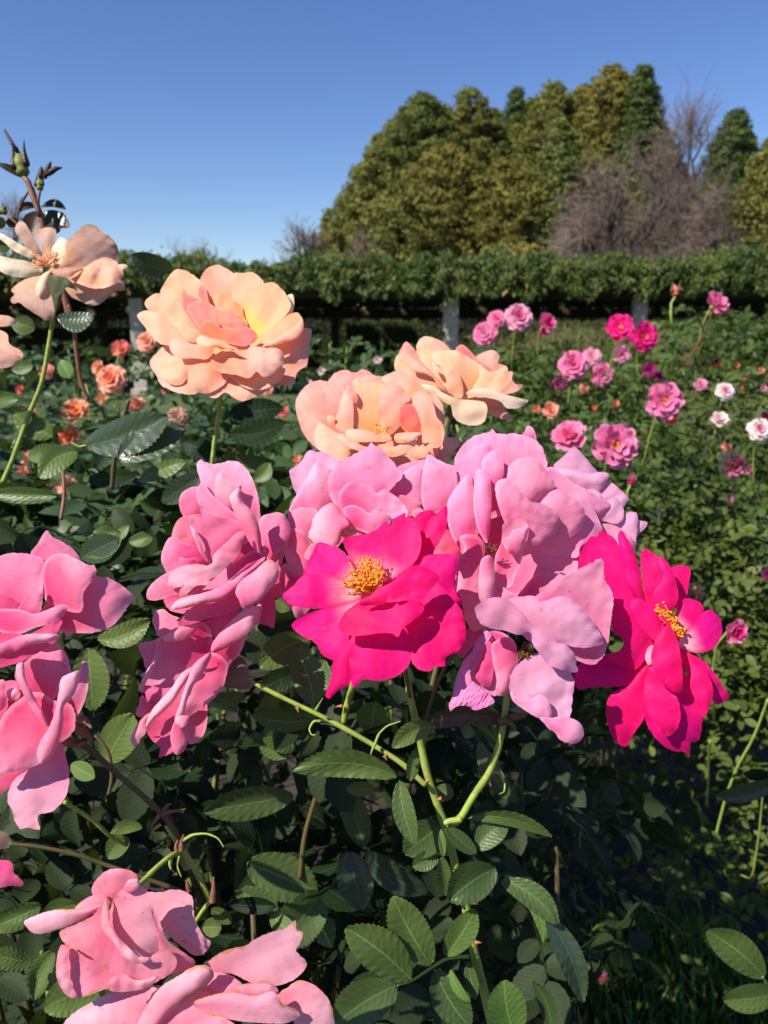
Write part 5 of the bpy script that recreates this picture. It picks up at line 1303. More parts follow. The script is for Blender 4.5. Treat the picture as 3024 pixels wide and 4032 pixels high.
BL = [
 (1073, 690, 21, 'rosette', 'bpink', 'pink rose at the back left of the four in front of the pergola', GR, (-.3, -.8, .5), None),
 (1048, 722, 26, 'rosette', 'bpink', 'pink rose lowest left of the four in front of the pergola', GR, (-.4, -1, .3), 'bpinkpale'),
 (1120, 686, 30, 'rosette', 'bpinkpale', 'light pink rose in the middle of the four in front of the pergola', GR, (.1, -1, .4), 'bpink'),
 (1176, 700, 24, 'side', 'bpink', 'pink and hot pink rose at the right of the four in front of the pergola', GR, (.5, -.8, .4), 'bhot'),
 (1172, 712, 14, 'side', 'bhot', 'small hot pink bloom under the right one of the four near the pergola', GR, (.3, -1, -.2), None),
 (1340, 708, 29, 'open', 'bhot', 'hot pink rose, upper of the twin hot pink ones right of the middle', GR, (-.2, -1, .35), None),
 (1389, 728, 31, 'open', 'bhot', 'hot pink rose, lower right of the twin hot pink ones', GR, (.2, -1, .2), None),
 (1343, 764, 21, 'side', 'bpinkpale', 'faded pale rose hanging under the twin hot pink roses', GR, (-.3, -1, -.2), 'bpinkpale'),
 (1278, 772, 21, 'open', 'bpinkpale', 'pale pink rose at the top right of the pink group of three', GR, (.0, -.9, .5), None),
 (1238, 789, 31, 'rosette', 'bpink', 'ruffled pink rose at the left of the pink group of three', GR, (-.2, -1, .3), None),
 (1302, 810, 25, 'rosette', 'bpink', 'striped pink rose at the lower right of the pink group of three', GR, (.1, -1, .1), 'bpinkpale'),
 (1213, 826, 18, 'rosette', 'bmagenta', 'shaded purplish rose below the pink group of three', GR, (-.2, -1, .0), None),
 (1262, 838, 13, 'rosette', 'bpeach', 'tiny peach bloom below the pink group of three', GF, (0, -1, .3), None),
 (1402, 800, 17, 'side', 'bmagenta', 'shaded magenta rose above the round pink rose', GR, (-.2, -1, .1), None),
 (1422, 812, 13, 'side', 'bmagenta', 'shaded magenta bloom touching the top of the round pink rose', GR, (.2, -1, .1), None),
 (1541, 662, 31, 'side', 'bpink', 'pink rose alone on the tallest shoots at the upper right', GR, (.4, -.7, .5), None),
 (1434, 866, 39, 'open', 'bpink', 'round pink rose facing the viewer, right of the middle', GR, (-.1, -1, .15), None),
 (1450, 900, 17, 'rosette', 'bred', 'dark red rose tucked under the round pink rose', GR, (.2, -1, -.1), None),
 (1233, 952, 42, 'side', 'bpink', 'pink rose partly behind the pale cluster, left of the white centred one', GR, (-.35, -.6, .7), None),
 (1326, 962, 49, 'open', 'bpink', 'pink rose with white centre beside the pale cluster', GR, (.1, -1, .2), None),
 (1513, 834, 16, 'side', 'bpinkpale', 'small pale pink rose above left of the whitish ones', GF, (-.2, -.8, .6), None),
 (1566, 846, 20, 'rosette', 'bwhite', 'whitish pink round rose near the right edge', GF, (0, -.9, .5), 'bpinkpale'),
 (1552, 911, 22, 'side', 'bwhite', 'white rose below the whitish round one', GF, (0, -.7, .7), None),
 (1640, 928, 25, 'rosette', 'bwhite', 'white rose at the right edge', GF, (-.1, -.9, .4), 'bpinkpale'),
 (1654, 903, 16, 'side', 'bpink', 'pink bloom behind the white rose at the right edge', GF, (.1, -.9, .4), None),
 (1582, 1004, 26, 'side', 'bpink', 'wilting magenta pink rose with a peach top near the right edge', GR, (.1, -.9, -.1), None),
 (1568, 968, 14, 'side', 'bpeach', 'faded peach bloom on top of the wilting pink rose', GF, (0, -.8, .6), None),
 (1616, 1017, 10, 'side', 'bpink', 'tiny pink bloom right of the wilting rose', GF, (0, -1, .2), None),
 (1576, 1080, 10, 'side', 'bpinkpale', 'tiny pale pink bloom low in the right foliage', GF, (0, -1, .2), None),
 (1582, 1362, 31, 'side', 'bpink', 'pink rose peeping out right of the hot pink rose with yellow stamens', GR, (.3, -1, .1), 'bhot'),
 (1494, 1288, 26, 'rosette', 'cream', 'cream rose hidden behind the right hot pink rose', GR, (0, -1, .3), None),
 (1660, 1240, 16, 'side', 'bmagenta', 'magenta rose cut off by the right edge', GR, (0, -1, .2), None),
 (1328, 873, 12, 'side', 'borange', 'small orange bloom left of the round pink rose', GF, (0, -1, .2), None),
 (1285, 880, 9, 'side', 'borange', 'tiny orange bloom above the white centred pink rose', GF, (0, -1, .2), None),
 (1188, 888, 20, 'side', 'bpeach', 'faded peach bloom left of the tiny orange one', GF, (0, -.9, .4), None),
 (1158, 884, 11, 'side', 'borange', 'tiny orange bloom right of the side facing peach rose', GF, (0, -1, .2), None),
 (1605, 836, 7, 'side', 'borange', 'tiny orange bloom right of the whitish round rose', GF, (0, -1, .2), None),
 (1591, 790, 8, 'side', 'bpeach', 'tiny yellowish peach bloom, uppermost near the right edge', GF, (0, -1, .2), None),
 (1644, 800, 9, 'side', 'bpeach', 'tiny peach bloom close to the right edge above the white rose', GF, (0, -1, .2), None),
 (1610, 815, 8, 'side', 'bpeach', 'tiny peach bloom between two others near the right edge', GF, (0, -1, .2), None),
 (1648, 838, 11, 'side', 'bpinkpale', 'tiny pink bloom on the right edge above the white rose', GF, (0, -1, .2), None),
 (1548, 783, 10, 'side', 'bred', 'tiny dark red bloom in the far right foliage', GF, (0, -1, .2), None),
 # left bed
 (262, 757, 22, 'side', 'bcoral', 'coral pink rose left of the big peach rose, uppermost of the left bed', GL, (.1, -.9, .5), 'bpeach'),
 (319, 738, 24, 'rosette', 'bpeach', 'pinkish peach rose half hidden behind the big peach rose', GL, (-.2, -.9, .4), 'creampink'),
 (241, 820, 33, 'rosette', 'bpeach', 'round peach rose with orange heart left of the big peach rose', GL, (-.1, -1, .4), 'borange'),
 (216, 796, 17, 'side', 'bpeach', 'small peach bloom touching the round one with orange heart', GL, (-.4, -.8, .4), None),
 (222, 860, 15, 'side', 'bpeach', 'small faded bloom under the round peach rose', GL, (0, -1, 0), None),
 (164, 888, 29, 'open', 'bpeach', 'loose peach rose by the slanting green stem', GL, (0, -.8, .6), 'borange'),
 (153, 946, 28, 'side', 'borange', 'orange half open rose left of the striped green leaf', GL, (-.2, -.9, .4), None),
 (297, 878, 21, 'side', 'bpeach', 'peach bloom above the striped green leaf', GL, (0, -.8, .6), None),
 (383, 902, 23, 'rosette', 'wiltpeach', 'dull faded peach rose under the big peach rose', GL, (0, -.9, .4), None),
 (107, 806, 20, 'side', 'creampink', 'pale wilted bloom left of the slanting green stem', GL, (-.3, -.9, .4), None),
 (45, 842, 13, 'side', 'bcoral', 'tiny coral bloom at the far left of the bed', GL, (0, -1, .2), None),
 (143, 1048, 24, 'side', 'bpeach', 'bright peach rose below the striped leaf at the left', GL, (.1, -.9, .4), 'ivory'),
 (58, 990, 20, 'side', 'creampink', 'pale pink wilted bloom near the left edge', GL, (-.2, -.8, .3), None),
 (52, 1022, 18, 'side', 'bpeach', 'faded peach bloom near the left edge', GL, (.1, -.8, .3), None),
 (100, 1048, 14, 'side', 'borange', 'small orange bloom left of the bright peach one', GL, (.1, -.8, .3), None),
 (583, 912, 16, 'side', 'bcoral', 'coral bloom under the right side of the big peach rose', GL, (0, -.9, .3), None),
 (610, 890, 15, 'side', 'bcoral', 'coral bloom left of the cream rose', GL, (.3, -.9, .3), None),
 (514, 972, 14, 'side', 'borange', 'flat orange bloom beside the stem of the big peach rose', GL, (0, -.6, .8), None),
 (641, 995, 15, 'open', 'borange', 'small orange open bloom left of the lilac pink rose', GL, (.1, -.9, .4), None),
 (292, 1013, 10, 'side', 'borange', 'tiny orange bloom between the large dark leaves', GL, (0, -.9, .3), None),
 (575, 842, 18, 'side', 'creampink', 'pale bloom half behind the right of the big peach rose', GL, (.2, -.9, .3), None),
 (695, 803, 11, 'side', 'bwhite', 'small whitish bloom above the cream rose', GL, (0, -.9, .3), None),
 (668, 826, 8, 'side', 'bwhite', 'tiny whitish bloom left above the cream rose', GL, (0, -.9, .3), None),
 (816, 779, 12, 'side', 'bwhite', 'small pale bloom between the cream and the side facing peach rose', GL, (0, -.9, .3), None),
 (634, 758, 6, 'side', 'bpeach', 'tiny peach bloom in the shade right of the big peach rose', GL, (0, -.9, .3), None),
 (360, 842, 14, 'side', 'bpeach', 'small peach bloom just below the big peach rose at its left', GL, (0, -.9, .3), None),
 (72, 888, 9, 'side', 'bpeach', 'tiny peach bloom left of the loose peach rose', GL, (0, -.9, .3), None),
 # fallen and low ones
 (1300, 2112, 15, 'side', 'bpeach', 'fallen pinkish bloom low in the dark foliage', 'fallen blooms', (0, -.5, .9), 'bpink'),
 (1328, 2180, 12, 'side', 'bpeach', 'fallen peach bloom near the bottom edge', 'fallen blooms', (0, -.5, .9), None),
 (1404, 1882, 8, 'side', 'bpinkpale', 'tiny pink bloom deep in the dark gap', 'fallen blooms', (0, -.8, .6), None),
]
for (ox, oy, r, kind, mt, lab, grp, face, inn) in BL:
    small = r < 15
    if (ox, oy) == (1582, 1362): bloom(ox, oy, 34, kind, mt, lab, grp, face, inn, D=1.15); continue
    r *= 1.12 if r >= 15 else 1.0
    real = .047 if grp == GR else (.046 if grp == GL else .030)
    if grp == 'fallen blooms': bloom(ox, oy, r, kind, mt, lab, grp, face, inn, stem=0, D=1.65 if oy > 2000 else 2.0)
    elif small: bloom(ox, oy, r, kind, mt, lab, grp, face, inn, real=.03, stem=.12, D=min(4.5, .03 * FPX / (r * OV)))
    else: bloom(ox, oy, r, kind, mt, lab, grp, face, inn, real=real)

# buds
def bud(crop, x0, y0, x1, y1, rad, D, mat, label, group, sepals=3, tail='', stem_r=1.4, red=False, name='rose_bud'):
    """bud from its base (x0,y0) to its tip (x1,y1) in crop px; rad in crop px"""
    a = np.array(cpx(crop, x0, y0)); b = np.array(cpx(crop, x1, y1)); sc = 1 / CROP[crop][2]
    rt = empty(name, at(a[0], a[1], D), label, 'rose bud', group)
    A, B = at(a[0], a[1], D), at(b[0], b[1], D); r = rad * sc * D / FPX
    t = np.linspace(0, 1, 12)
    m = MB(); m.tube(A + (B - A) * t[:, None], r * np.array([.35, .75, .92, .80, .92, 1, .98, .88, .7, .5, .28, .04]), 12); m.build('bud', M[mat], rt)
    d = (B - A); L_ = np.linalg.norm(d); d = d / L_
    for k in range(sepals):
        an = k * 2 * math.pi / sepals + .6
        s1 = unit(np.cross(d, [0, 1, 0])); s2 = np.cross(d, s1)
        o = s1 * math.cos(an) + s2 * math.sin(an)
        q = np.linspace(0, 1, 7)[:, None]
        P = A + d * L_ * (.30 + q * .95) + o * r * (1.02 - .3 * q + (1.1 * q ** 2 if k % 2 else -.3 * q))
        m = MB(); m.tube(P, r * np.array([.45, .5, .4, .3, .2, .12, .03]), 5); m.build('sepal', M['sepal' if not red else 'leafbrown'], rt)
    if tail:
        v = np.array([float(q) for q in tail.split()]).reshape(-1, 2); fx, fy = cpx(crop, v[:, 0], v[:, 1])
        m = MB(); m.tube(at(fx, fy, np.full(len(fx), D)), stem_r / 1000, 7); m.build('stem', M['stemred' if red else 'stem'], rt)
    return rt
M['budgreen'] = plain_mat('green_bud', (.20, .24, .05), (.14, .18, .04), scale=90, rough=.5, bump=.1, dist=.001)
bud('H', 255, 580, 185, 310, 78, .78, 'budgreen', 'green rose bud with a long dark sepal, topmost at the upper left', 'rose buds against the sky', tail='255 580 300 640 340 760 400 920 430 1000', red=True, stem_r=2.9)
m = MB(); v = cpx('H', np.array([185, 130, 90, 60, 45]), np.array([320, 230, 160, 110, 70])); m.tube(at(v[0], v[1], np.full(5, .778)), np.array([2.4, 2.2, 1.6, 1.6, .3]) / 1000, 6)
m.build('sepal', M['leafbrown'], bpy.data.objects['rose_bud'])
bud('H', 425, 730, 415, 590, 42, .78, 'budgreen', 'smaller rose bud right of the topmost one', 'rose buds against the sky', tail='425 730 410 800 400 900', red=True, stem_r=1.5)
m = MB()
for xs, ys in (((470, 500, 520, 545), (600, 520, 470, 420)), ((480, 540, 600, 665), (570, 530, 495, 485)), ((430, 435, 440, 440), (600, 560, 510, 470))):
    v = cpx('H', np.array(xs), np.array(ys)); m.tube(at(v[0], v[1], np.full(4, .777)), np.array([2.0, 3.0, 2.2, .4]) / 1000, 6)
m.build('sepal', M['leafbrown'], bpy.data.objects['rose_bud.001'])
bud('H', 60, 970, 10, 920, 40, .79, 'budgreen', 'round green bud at the left edge above the faded peach rose', 'rose buds against the sky', tail='60 970 110 1020 170 1070 200 1120', red=True, stem_r=1.2)
bud('X', 1459, 640, 1456, 614, 9, 2.2, 'bcoral', 'red bud on a long stalk before the pergola', 'buds in the right bed', tail='1459 640 1450 655 1449 680 1452 705', stem_r=3.2)
bud('X', 1362, 1046, 1366, 1024, 9, 1.6, 'bhot', 'hot pink bud below the white centred pink rose', 'buds in the right bed', tail='1362 1046 1356 1060 1350 1090', stem_r=2)
KEEP.append((1457 * OV, 650 * OV, 12 * OV, 2.2)); KEEP.append((1365 * OV, 1035 * OV, 14 * OV, 1.6))

# ------------------------------------------------------------ bushes
def keepmask(P, extra=.03, grow=1.15):
    X, Y, D = proj(P); ok = np.ones(len(P), bool)
    for (kx, ky, kr, kd) in KEEP:
        ok &= ~(((X - kx) ** 2 + (Y - ky) ** 2 < (kr * grow) ** 2) & (D < kd + extra))
    return ok
def bush(P, size, mat, label, group, nv=5, nu=3, serr=0, up=.75, stemr=.0012, look=(0, 0, 0), stemmat='stem', wr=.62, loc=None, seed=1, canes=20, keep=True, name='rose_bush', parent=None, droop=.25):
    rg = np.random.default_rng(seed)
    c = P.mean(0)
    rt = parent or empty(name, (c[0], c[1], 0), label, 'rose bush', group)
    Cs, As, Ns, Ls, Rn, seg = clusters(P, size if isinstance(size, np.ndarray) else np.full(len(P), size), up, rg, look)
    if keep:
        ok = keepmask(Cs + As * Ls[:, None] * .5)
        Cs, As, Ns, Ls, Rn = Cs[ok], As[ok], Ns[ok], Ls[ok], Rn[ok]
    V_, F_, U_, CA_ = leaf_batch(Cs, As, Ns, Ls, wr=wr, nv=nv, nu=nu, serr=serr, rnd=Rn, rg=rg, droop=droop)
    if stemr:
        m = MB(); stalks((seg[0][::2], seg[1][::2]) if len(P) > 800 else seg, stemr * .6, m)
        F_ = np.vstack([F_, np.array(m.F) + len(V_)]); V_ = np.vstack([V_, np.concatenate(m.V)]); U_ = np.vstack([U_, np.concatenate(m.U)]); CA_ = np.vstack([CA_, np.concatenate(m.C)])
    link('foliage', mesh('foliage', V_, F_, U_, CA_), mat, rt)
    for i in range(canes):
        m = MB()
        q = P[rg.integers(len(P))]; b = np.array([q[0] + rg.normal(0, .10), q[1] + rg.normal(.05, .10), 0])
        md = (q + b) / 2 + rg.normal(0, .04, 3)
        m.tube(np.array([b, b * .6 + md * .4 + rg.normal(0, .015, 3), md, md * .4 + q * .6 + rg.normal(0, .015, 3), q]), np.array([.0055, .005, .0042, .0034, .0022]), 6)
        m.build('stem', M[stemmat], rt)
    return rt
def frustum(n, x0, x1, y0, y1, dfun, rg):
    x = rg.uniform(x0, x1, n); y = rg.uniform(y0, y1, n)
    d = dfun(x, y, rg.random(n))
    P = at(x * OV, y * OV, d)
    return P
rgF = np.random.default_rng(77)
# right bed
ys = np.array([690, 720, 760, 800, 900, 1000, 1200, 1450, 1700, 1900, 2100])
dn = np.array([7.5, 4.6, 3.2, 2.6, 2.15, 1.95, 1.75, 1.60, 1.50, 1.45, 1.42])
def dR(x, y, t): return np.interp(y, ys, dn) * (1 + .34 * t ** 1.3)
P = np.vstack([frustum(7600, 1020, 1950, 695, 1560, dR, rgF), frustum(420, 1440, 1950, 672, 760, lambda x, y, t: 3.0 + 1.6 * t, rgF)])
x, y, D = proj(P); x /= OV; y /= OV
P2 = frustum(1150, 1050, 1900, 1500, 2150, dR, rgF)
# thin out the gap at the lower middle
x2, y2, _ = proj(P2); x2 /= OV; y2 /= OV
keep2 = rgF.random(len(P2)) < np.clip((x2 - 1150) / 420, .10, 1) * np.clip((2200 - y2) / 420, .15, 1)
P = np.concatenate([P, P2[keep2]]); P = P[P[:, 2] > .06]
topz = 1.40 + np.clip((P[:, 0] / P[:, 1] - .30) * 1.2, 0, .10) + .05 * smooth_noise(P[:, 0], P[:, 1], 61, .8)
P = P[P[:, 2] < topz]
M['bedleaf'] = leaf_mat('bed_leaf', (.036, .076, .014), (.095, .145, .028), veins=0, rough=.48, trans=.24, under=(.07, .11, .03), spec=.22)
M['bedleafyellow'] = leaf_mat('yellow_green_bed_leaf', (.050, .088, .016), (.125, .160, .030), veins=0, rough=.48, trans=.26, under=(.09, .12, .03), spec=.2)
cents = np.array([[.62, 1.55], [1.15, 1.75], [.55, 2.15], [1.25, 2.45], [.7, 3.2], [1.8, 3.4], [1.2, 4.8], [2.6, 5.2], [1.5, 7.2], [3.4, 7.4]])
labs = ['nearest rose bush of the right bed, behind the near cluster', 'rose bush at the right edge with long bare shoots', 'rose bush carrying the white centred pink rose',
        'rose bush carrying the round pink rose, toward the right edge', 'rose bush behind the pink group of three', 'rose bush with small whitish blooms near the right edge',
        'rose bush in the row before the middle pergola post', 'rose bush far right before the hedge', 'farthest rose bush left of the dry grass clumps', 'farthest rose bush at the right before the pergola']
idx = ((P[:, None, :2] - cents[None]) ** 2).sum(2).argmin(1)
for i in range(len(cents)):
    Q = P[idx == i]
    if len(Q) < 8: continue
    dd = Q[:, 1].mean()
    bush(Q, np.full(len(Q), .030 if dd < 3 else .038), M['bedleaf' if i % 3 else 'bedleafyellow'], labs[i], 'rose bushes of the right bed', nv=5 if dd < 3 else 4, nu=3, wr=.54, seed=300 + i, canes=7 if dd < 3 else 4, stemr=.0010, stemmat='stemdark')
# lanky bare shoots on the right
sh = empty('rose_cane', at(1600 * OV, 1500 * OV, 1.45), 'lanky yellow green shoots leaning at the right edge', 'rose cane')
for pts, r in (('1659 1510 1630 1590 1590 1660 1565 1730 1540 1830', 2.6), ('1533 1600 1530 1660 1526 1740', 2.6), ('1300 1600 1262 1660 1228 1740', 2.2), ('1650 1690 1640 1800 1625 1900 1600 1890', 1.8)):
    cane_tube('X', pts, r * .8, r, 1.35, 1.5, 'stem', sh)
for ln in ((1545, 655, 1530, 700, 1510, 740, 1480, 790), (1500, 672, 1510, 690, 1520, 715, 1505, 760)):
    cane_tube('X', ' '.join(map(str, ln)), 1.5, 2.0, 1.75, 1.85, 'stemred', sh)

# left bed behind the peach roses
ysl = np.array([715, 760, 850, 950, 1050, 1200, 1400]); dnl = np.array([3.6, 2.7, 2.0, 1.45, 1.15, 1.0, .95])
def dL(x, y, t): return np.interp(y, ysl, dnl) * (1 + .30 * t)
P = frustum(2100, -200, 1020, 735, 1300, dL, rgF)
P = P[P[:, 2] < 1.42]
M['leftleaf'] = leaf_mat('left_bed_leaf', (.013, .040, .012), (.040, .085, .022), veins=.5, rough=.42, trans=.16, under=(.06, .10, .035), spec=.28)
cents = np.array([[-.75, 1.25], [-.15, 1.2], [-.9, 2.1], [-.1, 2.1], [-1.3, 3.2], [.3, 3.2]])
labs = ['leafy rose bush at the left edge under the slanting stem', 'leafy rose bush behind the pink pair', 'rose bush carrying the round peach rose with orange heart', 'rose bush below the big peach rose and the cream rose',
        'farther rose bush at the left before the pergola', 'farther rose bush in the shade between the peach roses']
idx = ((P[:, None, :2] - cents[None]) ** 2).sum(2).argmin(1)
for i in range(len(cents)):
    Q = P[idx == i]
    if len(Q) < 8: continue
    bush(Q, np.full(len(Q), .040), M['leftleaf'], labs[i], 'rose bushes of the left bed', nv=8, nu=5, seed=330 + i, canes=12, serr=.04)

# the near bush itself, under and behind the cluster
def dN(x, y, t): return .62 + .55 * t ** .8 + .0 * x
P = frustum(620, -250, 1060, 1120, 2500, dN, rgF)
x, y, D = proj(P); x /= OV; y /= OV
near = empty('rose_bush', (0, .8, 0), 'dark leafy rose bush directly under and behind the near pink roses', 'rose bush')
bush(P, np.full(len(P), .042), M['leafshade'], '', '', nv=15, nu=5, seed=350, canes=26, serr=.05, stemmat='stemdark', parent=near, up=.35, look=(-.05, -.1, 0))
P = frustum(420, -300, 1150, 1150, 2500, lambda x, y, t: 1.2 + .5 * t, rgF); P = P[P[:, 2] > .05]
bush(P, np.full(len(P), .045), M['leafshade'], 'dark inner rose bush deep in the shade behind the near one', 'near bushes', nv=6, nu=3, seed=352, canes=6, stemmat='stemdark')
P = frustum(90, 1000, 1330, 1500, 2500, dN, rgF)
bush(P, np.full(len(P), .036), M['leafshade'], 'sparse dark rose bush in the shade right of the green main stem', 'near bushes', nv=13, nu=5, seed=351, canes=6, serr=.05, stemmat='stemdark')
P = frustum(16, 1560, 1900, 2150, 2500, lambda x, y, t: .7 + .3 * t, rgF)
# ------------------------------------------------------------ canes and leaves that can be told apart
cn = empty('rose_cane', at(*[float(q) for q in cpx('N', 950, 740)], .47), 'thick green main cane with thorns and branches under the hot pink open rose', 'rose cane')
cane_tube('N', '770 -20 775 60 790 160 815 260 838 370 862 490 910 630 950 740 985 880 1012 1000 1032 1060 1050 1180 1075 1300 1110 1430 1150 1600', 1.9, 3.0, .475, .50, 'stem', cn)
cane_tube('N', '958 725 1010 690 1060 600 1130 500 1165 420 1188 330 1208 200 1215 110', 2.2, 1.8, .475, .455, 'stem', cn, 'branch')
cane_tube('N', '858 545 760 450 600 350 420 250 250 170 90 90 30 60', 1.7, 1.2, .478, .49, 'stem', cn, 'branch')
cane_tube('N', '790 160 770 40 740 -60', 1.2, 1.1, .475, .47, 'stemdark', cn, 'branch')
cane_tube('N', '838 370 860 250 900 120 950 10 1010 -60', 1.1, 1.1, .485, .49, 'stemdark', cn, 'branch')
cane_tube('N', '500 270 520 180 545 90 560 0', 2.6, 2.3, .60, .58, 'stem', cn, 'branch')
cane_tube('N', '310 950 330 760 390 560 450 480', 2.0, 1.8, .62, .62, 'stemdark', cn, 'branch')
cane_tube('N', '1045 1290 990 1290 940 1302 880 1340 800 1395 735 1415', 1.1, .7, .49, .475, 'stem', cn, 'leaf_stalk')
for (x, y, dx, dy, D, ln) in ((1000, 1058, -30, -12, .487, 5), (1052, 1056, 35, 0, .487, 5), (905, 525, 30, -5, .475, 4.5), (1130, 520, 14, 25, .468, 4), (1145, 1470, 28, -8, .495, 4), (495, 200, -22, -2, .59, 6), (870, 520, -25, 20, .475, 3.5), (1075, 1230, 30, -6, .49, 4.5), (1035, 1130, -30, -6, .489, 4), (925, 600, -22, 8, .476, 3.5), (300, 205, 4, 16, .484, 3), (680, 415, 8, 16, .479, 3), (1090, 560, 16, 12, .47, 3), (1110, 1400, -24, -4, .495, 4)):
    thorn('N', x, y, dx, dy, D, cn, ln)
LV = [ # crop N: base, tip, half width, D0, D1, mat, roll, bend, curl
 (735, 505, 275, 482, 58, .470, .455, 'leafmid', .25, .10, .1), (745, 522, 812, 802, 44, .468, .460, 'leafcane', -.3, .05, .1),
 (925, 735, 935, 856, 15, .468, .465, 'leafmid', 0, 0, .1), (930, 855, 945, 1026, 30, .470, .468, 'leafmid', .6, 0, .1),
 (1165, 905, 962, 1048, 82, .462, .455, 'leafcane', .1, .05, .1), (1078, 845, 945, 728, 34, .470, .468, 'leafcane', -.5, 0, .1),
 (1080, 822, 1216, 712, 55, .476, .480, 'leafcane', .4, -.1, .1), (1042, 688, 1410, 770, 30, .480, .465, 'leafmid', -.5, -.10, .2),
 (935, 712, 765, 842, 75, .490, .492, 'leafcane', .1, 0, .1), (915, 850, 800, 900, 40, .495, .49, 'leafcane', 0, 0, .1),
 (1185, 955, 1435, 1152, 52, .472, .455, 'leafcane', .3, -.10, .2), (1385, 1110, 1545, 1492, 52, .470, .455, 'leafgrey', .6, -.06, .2),
 (1245, 965, 1372, 1235, 26, .474, .470, 'leaflight', -.4, -.12, .1),
 (880, 1330, 714, 1028, 78, .472, .455, 'leafmid', .05, -.02, .15), (945, 1288, 1075, 1085, 56, .475, .462, 'leafmid', .25, .03, .1),
 (795, 1392, 510, 1165, 88, .470, .450, 'leafmid', -.05, .04, .2), (735, 1415, 452, 1600, 92, .480, .470, 'leafcane', 0, .05, .1),
 (745, 1412, 540, 1400, 48, .484, .480, 'leafcane', .4, 0, .1), (900, 1350, 1052, 1600, 70, .485, .475, 'leafcane', .1, .05, .1),
 (1040, 1310, 1075, 1480, 26, .488, .48, 'leafcane', -.3, 0, .1), (965, 1345, 1055, 1490, 20, .478, .47, 'leaflight', -.8, .1, .1),
 (1250, 1640, 1200, 1392, 78, .455, .440, 'leaflight', .1, -.05, .1), (1400, 1640, 1325, 1400, 34, .46, .45, 'leafcane', .6, .12, .1),
 (905, 285, 712, 380, 42, .460, .450, 'leafmid', .2, .1, .1), (1230, 270, 810, 300, 40, .465, .455, 'leafbrown', .1, .10, .1),
 (815, 388, 792, 528, 26, .462, .458, 'leafmid', .4, 0, .1),
 (265, 420, 150, 300, 70, .60, .60, 'leafmid', 0, 0, .1), (615, 318, 640, 182, 66, .58, .57, 'leafmid', -.2, 0, .1),
 (372, 235, 108, 228, 52, .59, .58, 'leafmid', .2, 0, .1), (285, 590, -110, 660, 66, .56, .54, 'leafcane', .3, 0, .1),
 (520, 830, 580, 1088, 72, .58, .57, 'leafgrey', .3, 0, .1), (595, 835, 868, 1012, 58, .57, .56, 'leafgrey', -.3, .08, .2),
 (590, 815, 520, 560, 55, .60, .60, 'leafcane', 0, 0, .1), (640, 560, 510, 560, 30, .57, .57, 'leafmid', .4, 0, .1),
 (900, 560, 980, 590, 36, .50, .50, 'leafmid', .4, 0, .1), (30, 1000, 215, 1085, 50, .56, .55, 'leafcane', .2, 0, .1), (190, 1160, 290, 1130, 36, .54, .53, 'leafmid', .3, 0, .1),
 (1090, 350, 1265, 620, 40, .52, .50, 'leafcane', .3, .1, .1),
 (330, 130, 420, 0, 60, .60, .60, 'leafcane', .3, .1, .1),
 (80, 880, 390, 1010, 95, .62, .62, 'leafcane', .1, 0, .1), (420, 1000, 210, 1260, 90, .64, .62, 'leafcane', .2, 0, .1),
]
for (bx, by, tx, ty, hw, D0, D1, mt, ro, be, cu) in LV:
    fleaf('N', bx, by, tx, ty, hw, D0, D1, mat=mt, roll=ro, bend=be, curl=cu, parent=cn, fold=.30)
# tendril-like curled stipules
for pts in ('380 215 395 190 410 165', '400 265 370 265 350 300 360 325 378 325', '640 360 655 320 690 285 750 265', '640 360 625 390 620 410', '1150 485 1180 490 1205 540 1200 575 1180 582'):
    cane_tube('N', pts, 1.0, .3, .476, .470, 'stem', cn, 'stipule', k=5)
cane_tube('N', '940 712 960 700 1000 695 1012 690', 1.6, 2.2, .470, .470, 'stem', cn, 'stipule')
# calyx of the open rose and its neighbours
for pts in ('1180 270 1215 260 1250 300 1220 310', '1230 250 1290 240 1300 235'):
    cane_tube('N', pts, 2.6, .5, .455, .45, 'stemdark', cn, 'sepal')

# cane of the two roses at the left, with dry stubs
c2 = empty('rose_cane', at(*[float(q) for q in cpx('L', 880, 300)], .46), 'forked green cane with red buds in the dark gap at the lower left', 'rose cane')
cane_tube('K', '400 1260 450 1290 520 1340 640 1450 770 1560 880 1660 950 1760 1000 1850', 1.7, 1.5, .44, .47, 'stemdark', c2)
cane_tube('L', '725 55 760 110 800 170 850 250 900 350 915 385', 1.5, 1.6, .465, .47, 'stem', c2)
cane_tube('L', '915 385 880 430 855 470', 1.3, 1.2, .47, .475, 'stem', c2, 'branch')
cane_tube('L', '790 165 740 190 680 240 620 300 590 330', 1.5, 1.4, .465, .43, 'stem', c2, 'branch')
cane_tube('L', '40 135 150 145 260 165 360 190 440 220 600 275 700 310 800 345 870 420', 1.1, 1.4, .46, .49, 'stemdark', c2, 'branch')
cane_tube('K', '590 1560 610 1480 600 1350 560 1280 520 1240', 1.2, 1.1, .50, .50, 'stemdark', c2, 'branch')
cane_tube('K', '350 1600 430 1650 520 1710 600 1790 680 1830', 1.2, 1.2, .47, .50, 'stem', c2, 'branch')
for pts, r in (('820 345 815 310 810 290', 1.9), ('925 390 930 330 930 280', 2.2), ('790 165 790 130 800 95', 1.8), ('770 170 765 145 775 120', 1.4)):
    cane_tube('L', pts, r, .5, .46, .46, 'stemred', c2, 'shoot')
for pts in ('800 120 840 95 900 90 950 110 975 150', '740 200 740 240 770 270', '780 190 770 230 790 280', '700 50 660 80 660 100'):
    cane_tube('L', pts, 1.1, .3, .46, .455, 'stem', c2, 'stipule', k=5)
for pts in ('880 1660 910 1620 930 1610', '880 1665 940 1650 1010 1640', '870 1670 830 1720 820 1780'):
    cane_tube('K', pts, 1.4, .3, .462, .455, 'stemred', c2, 'stipule', k=5)
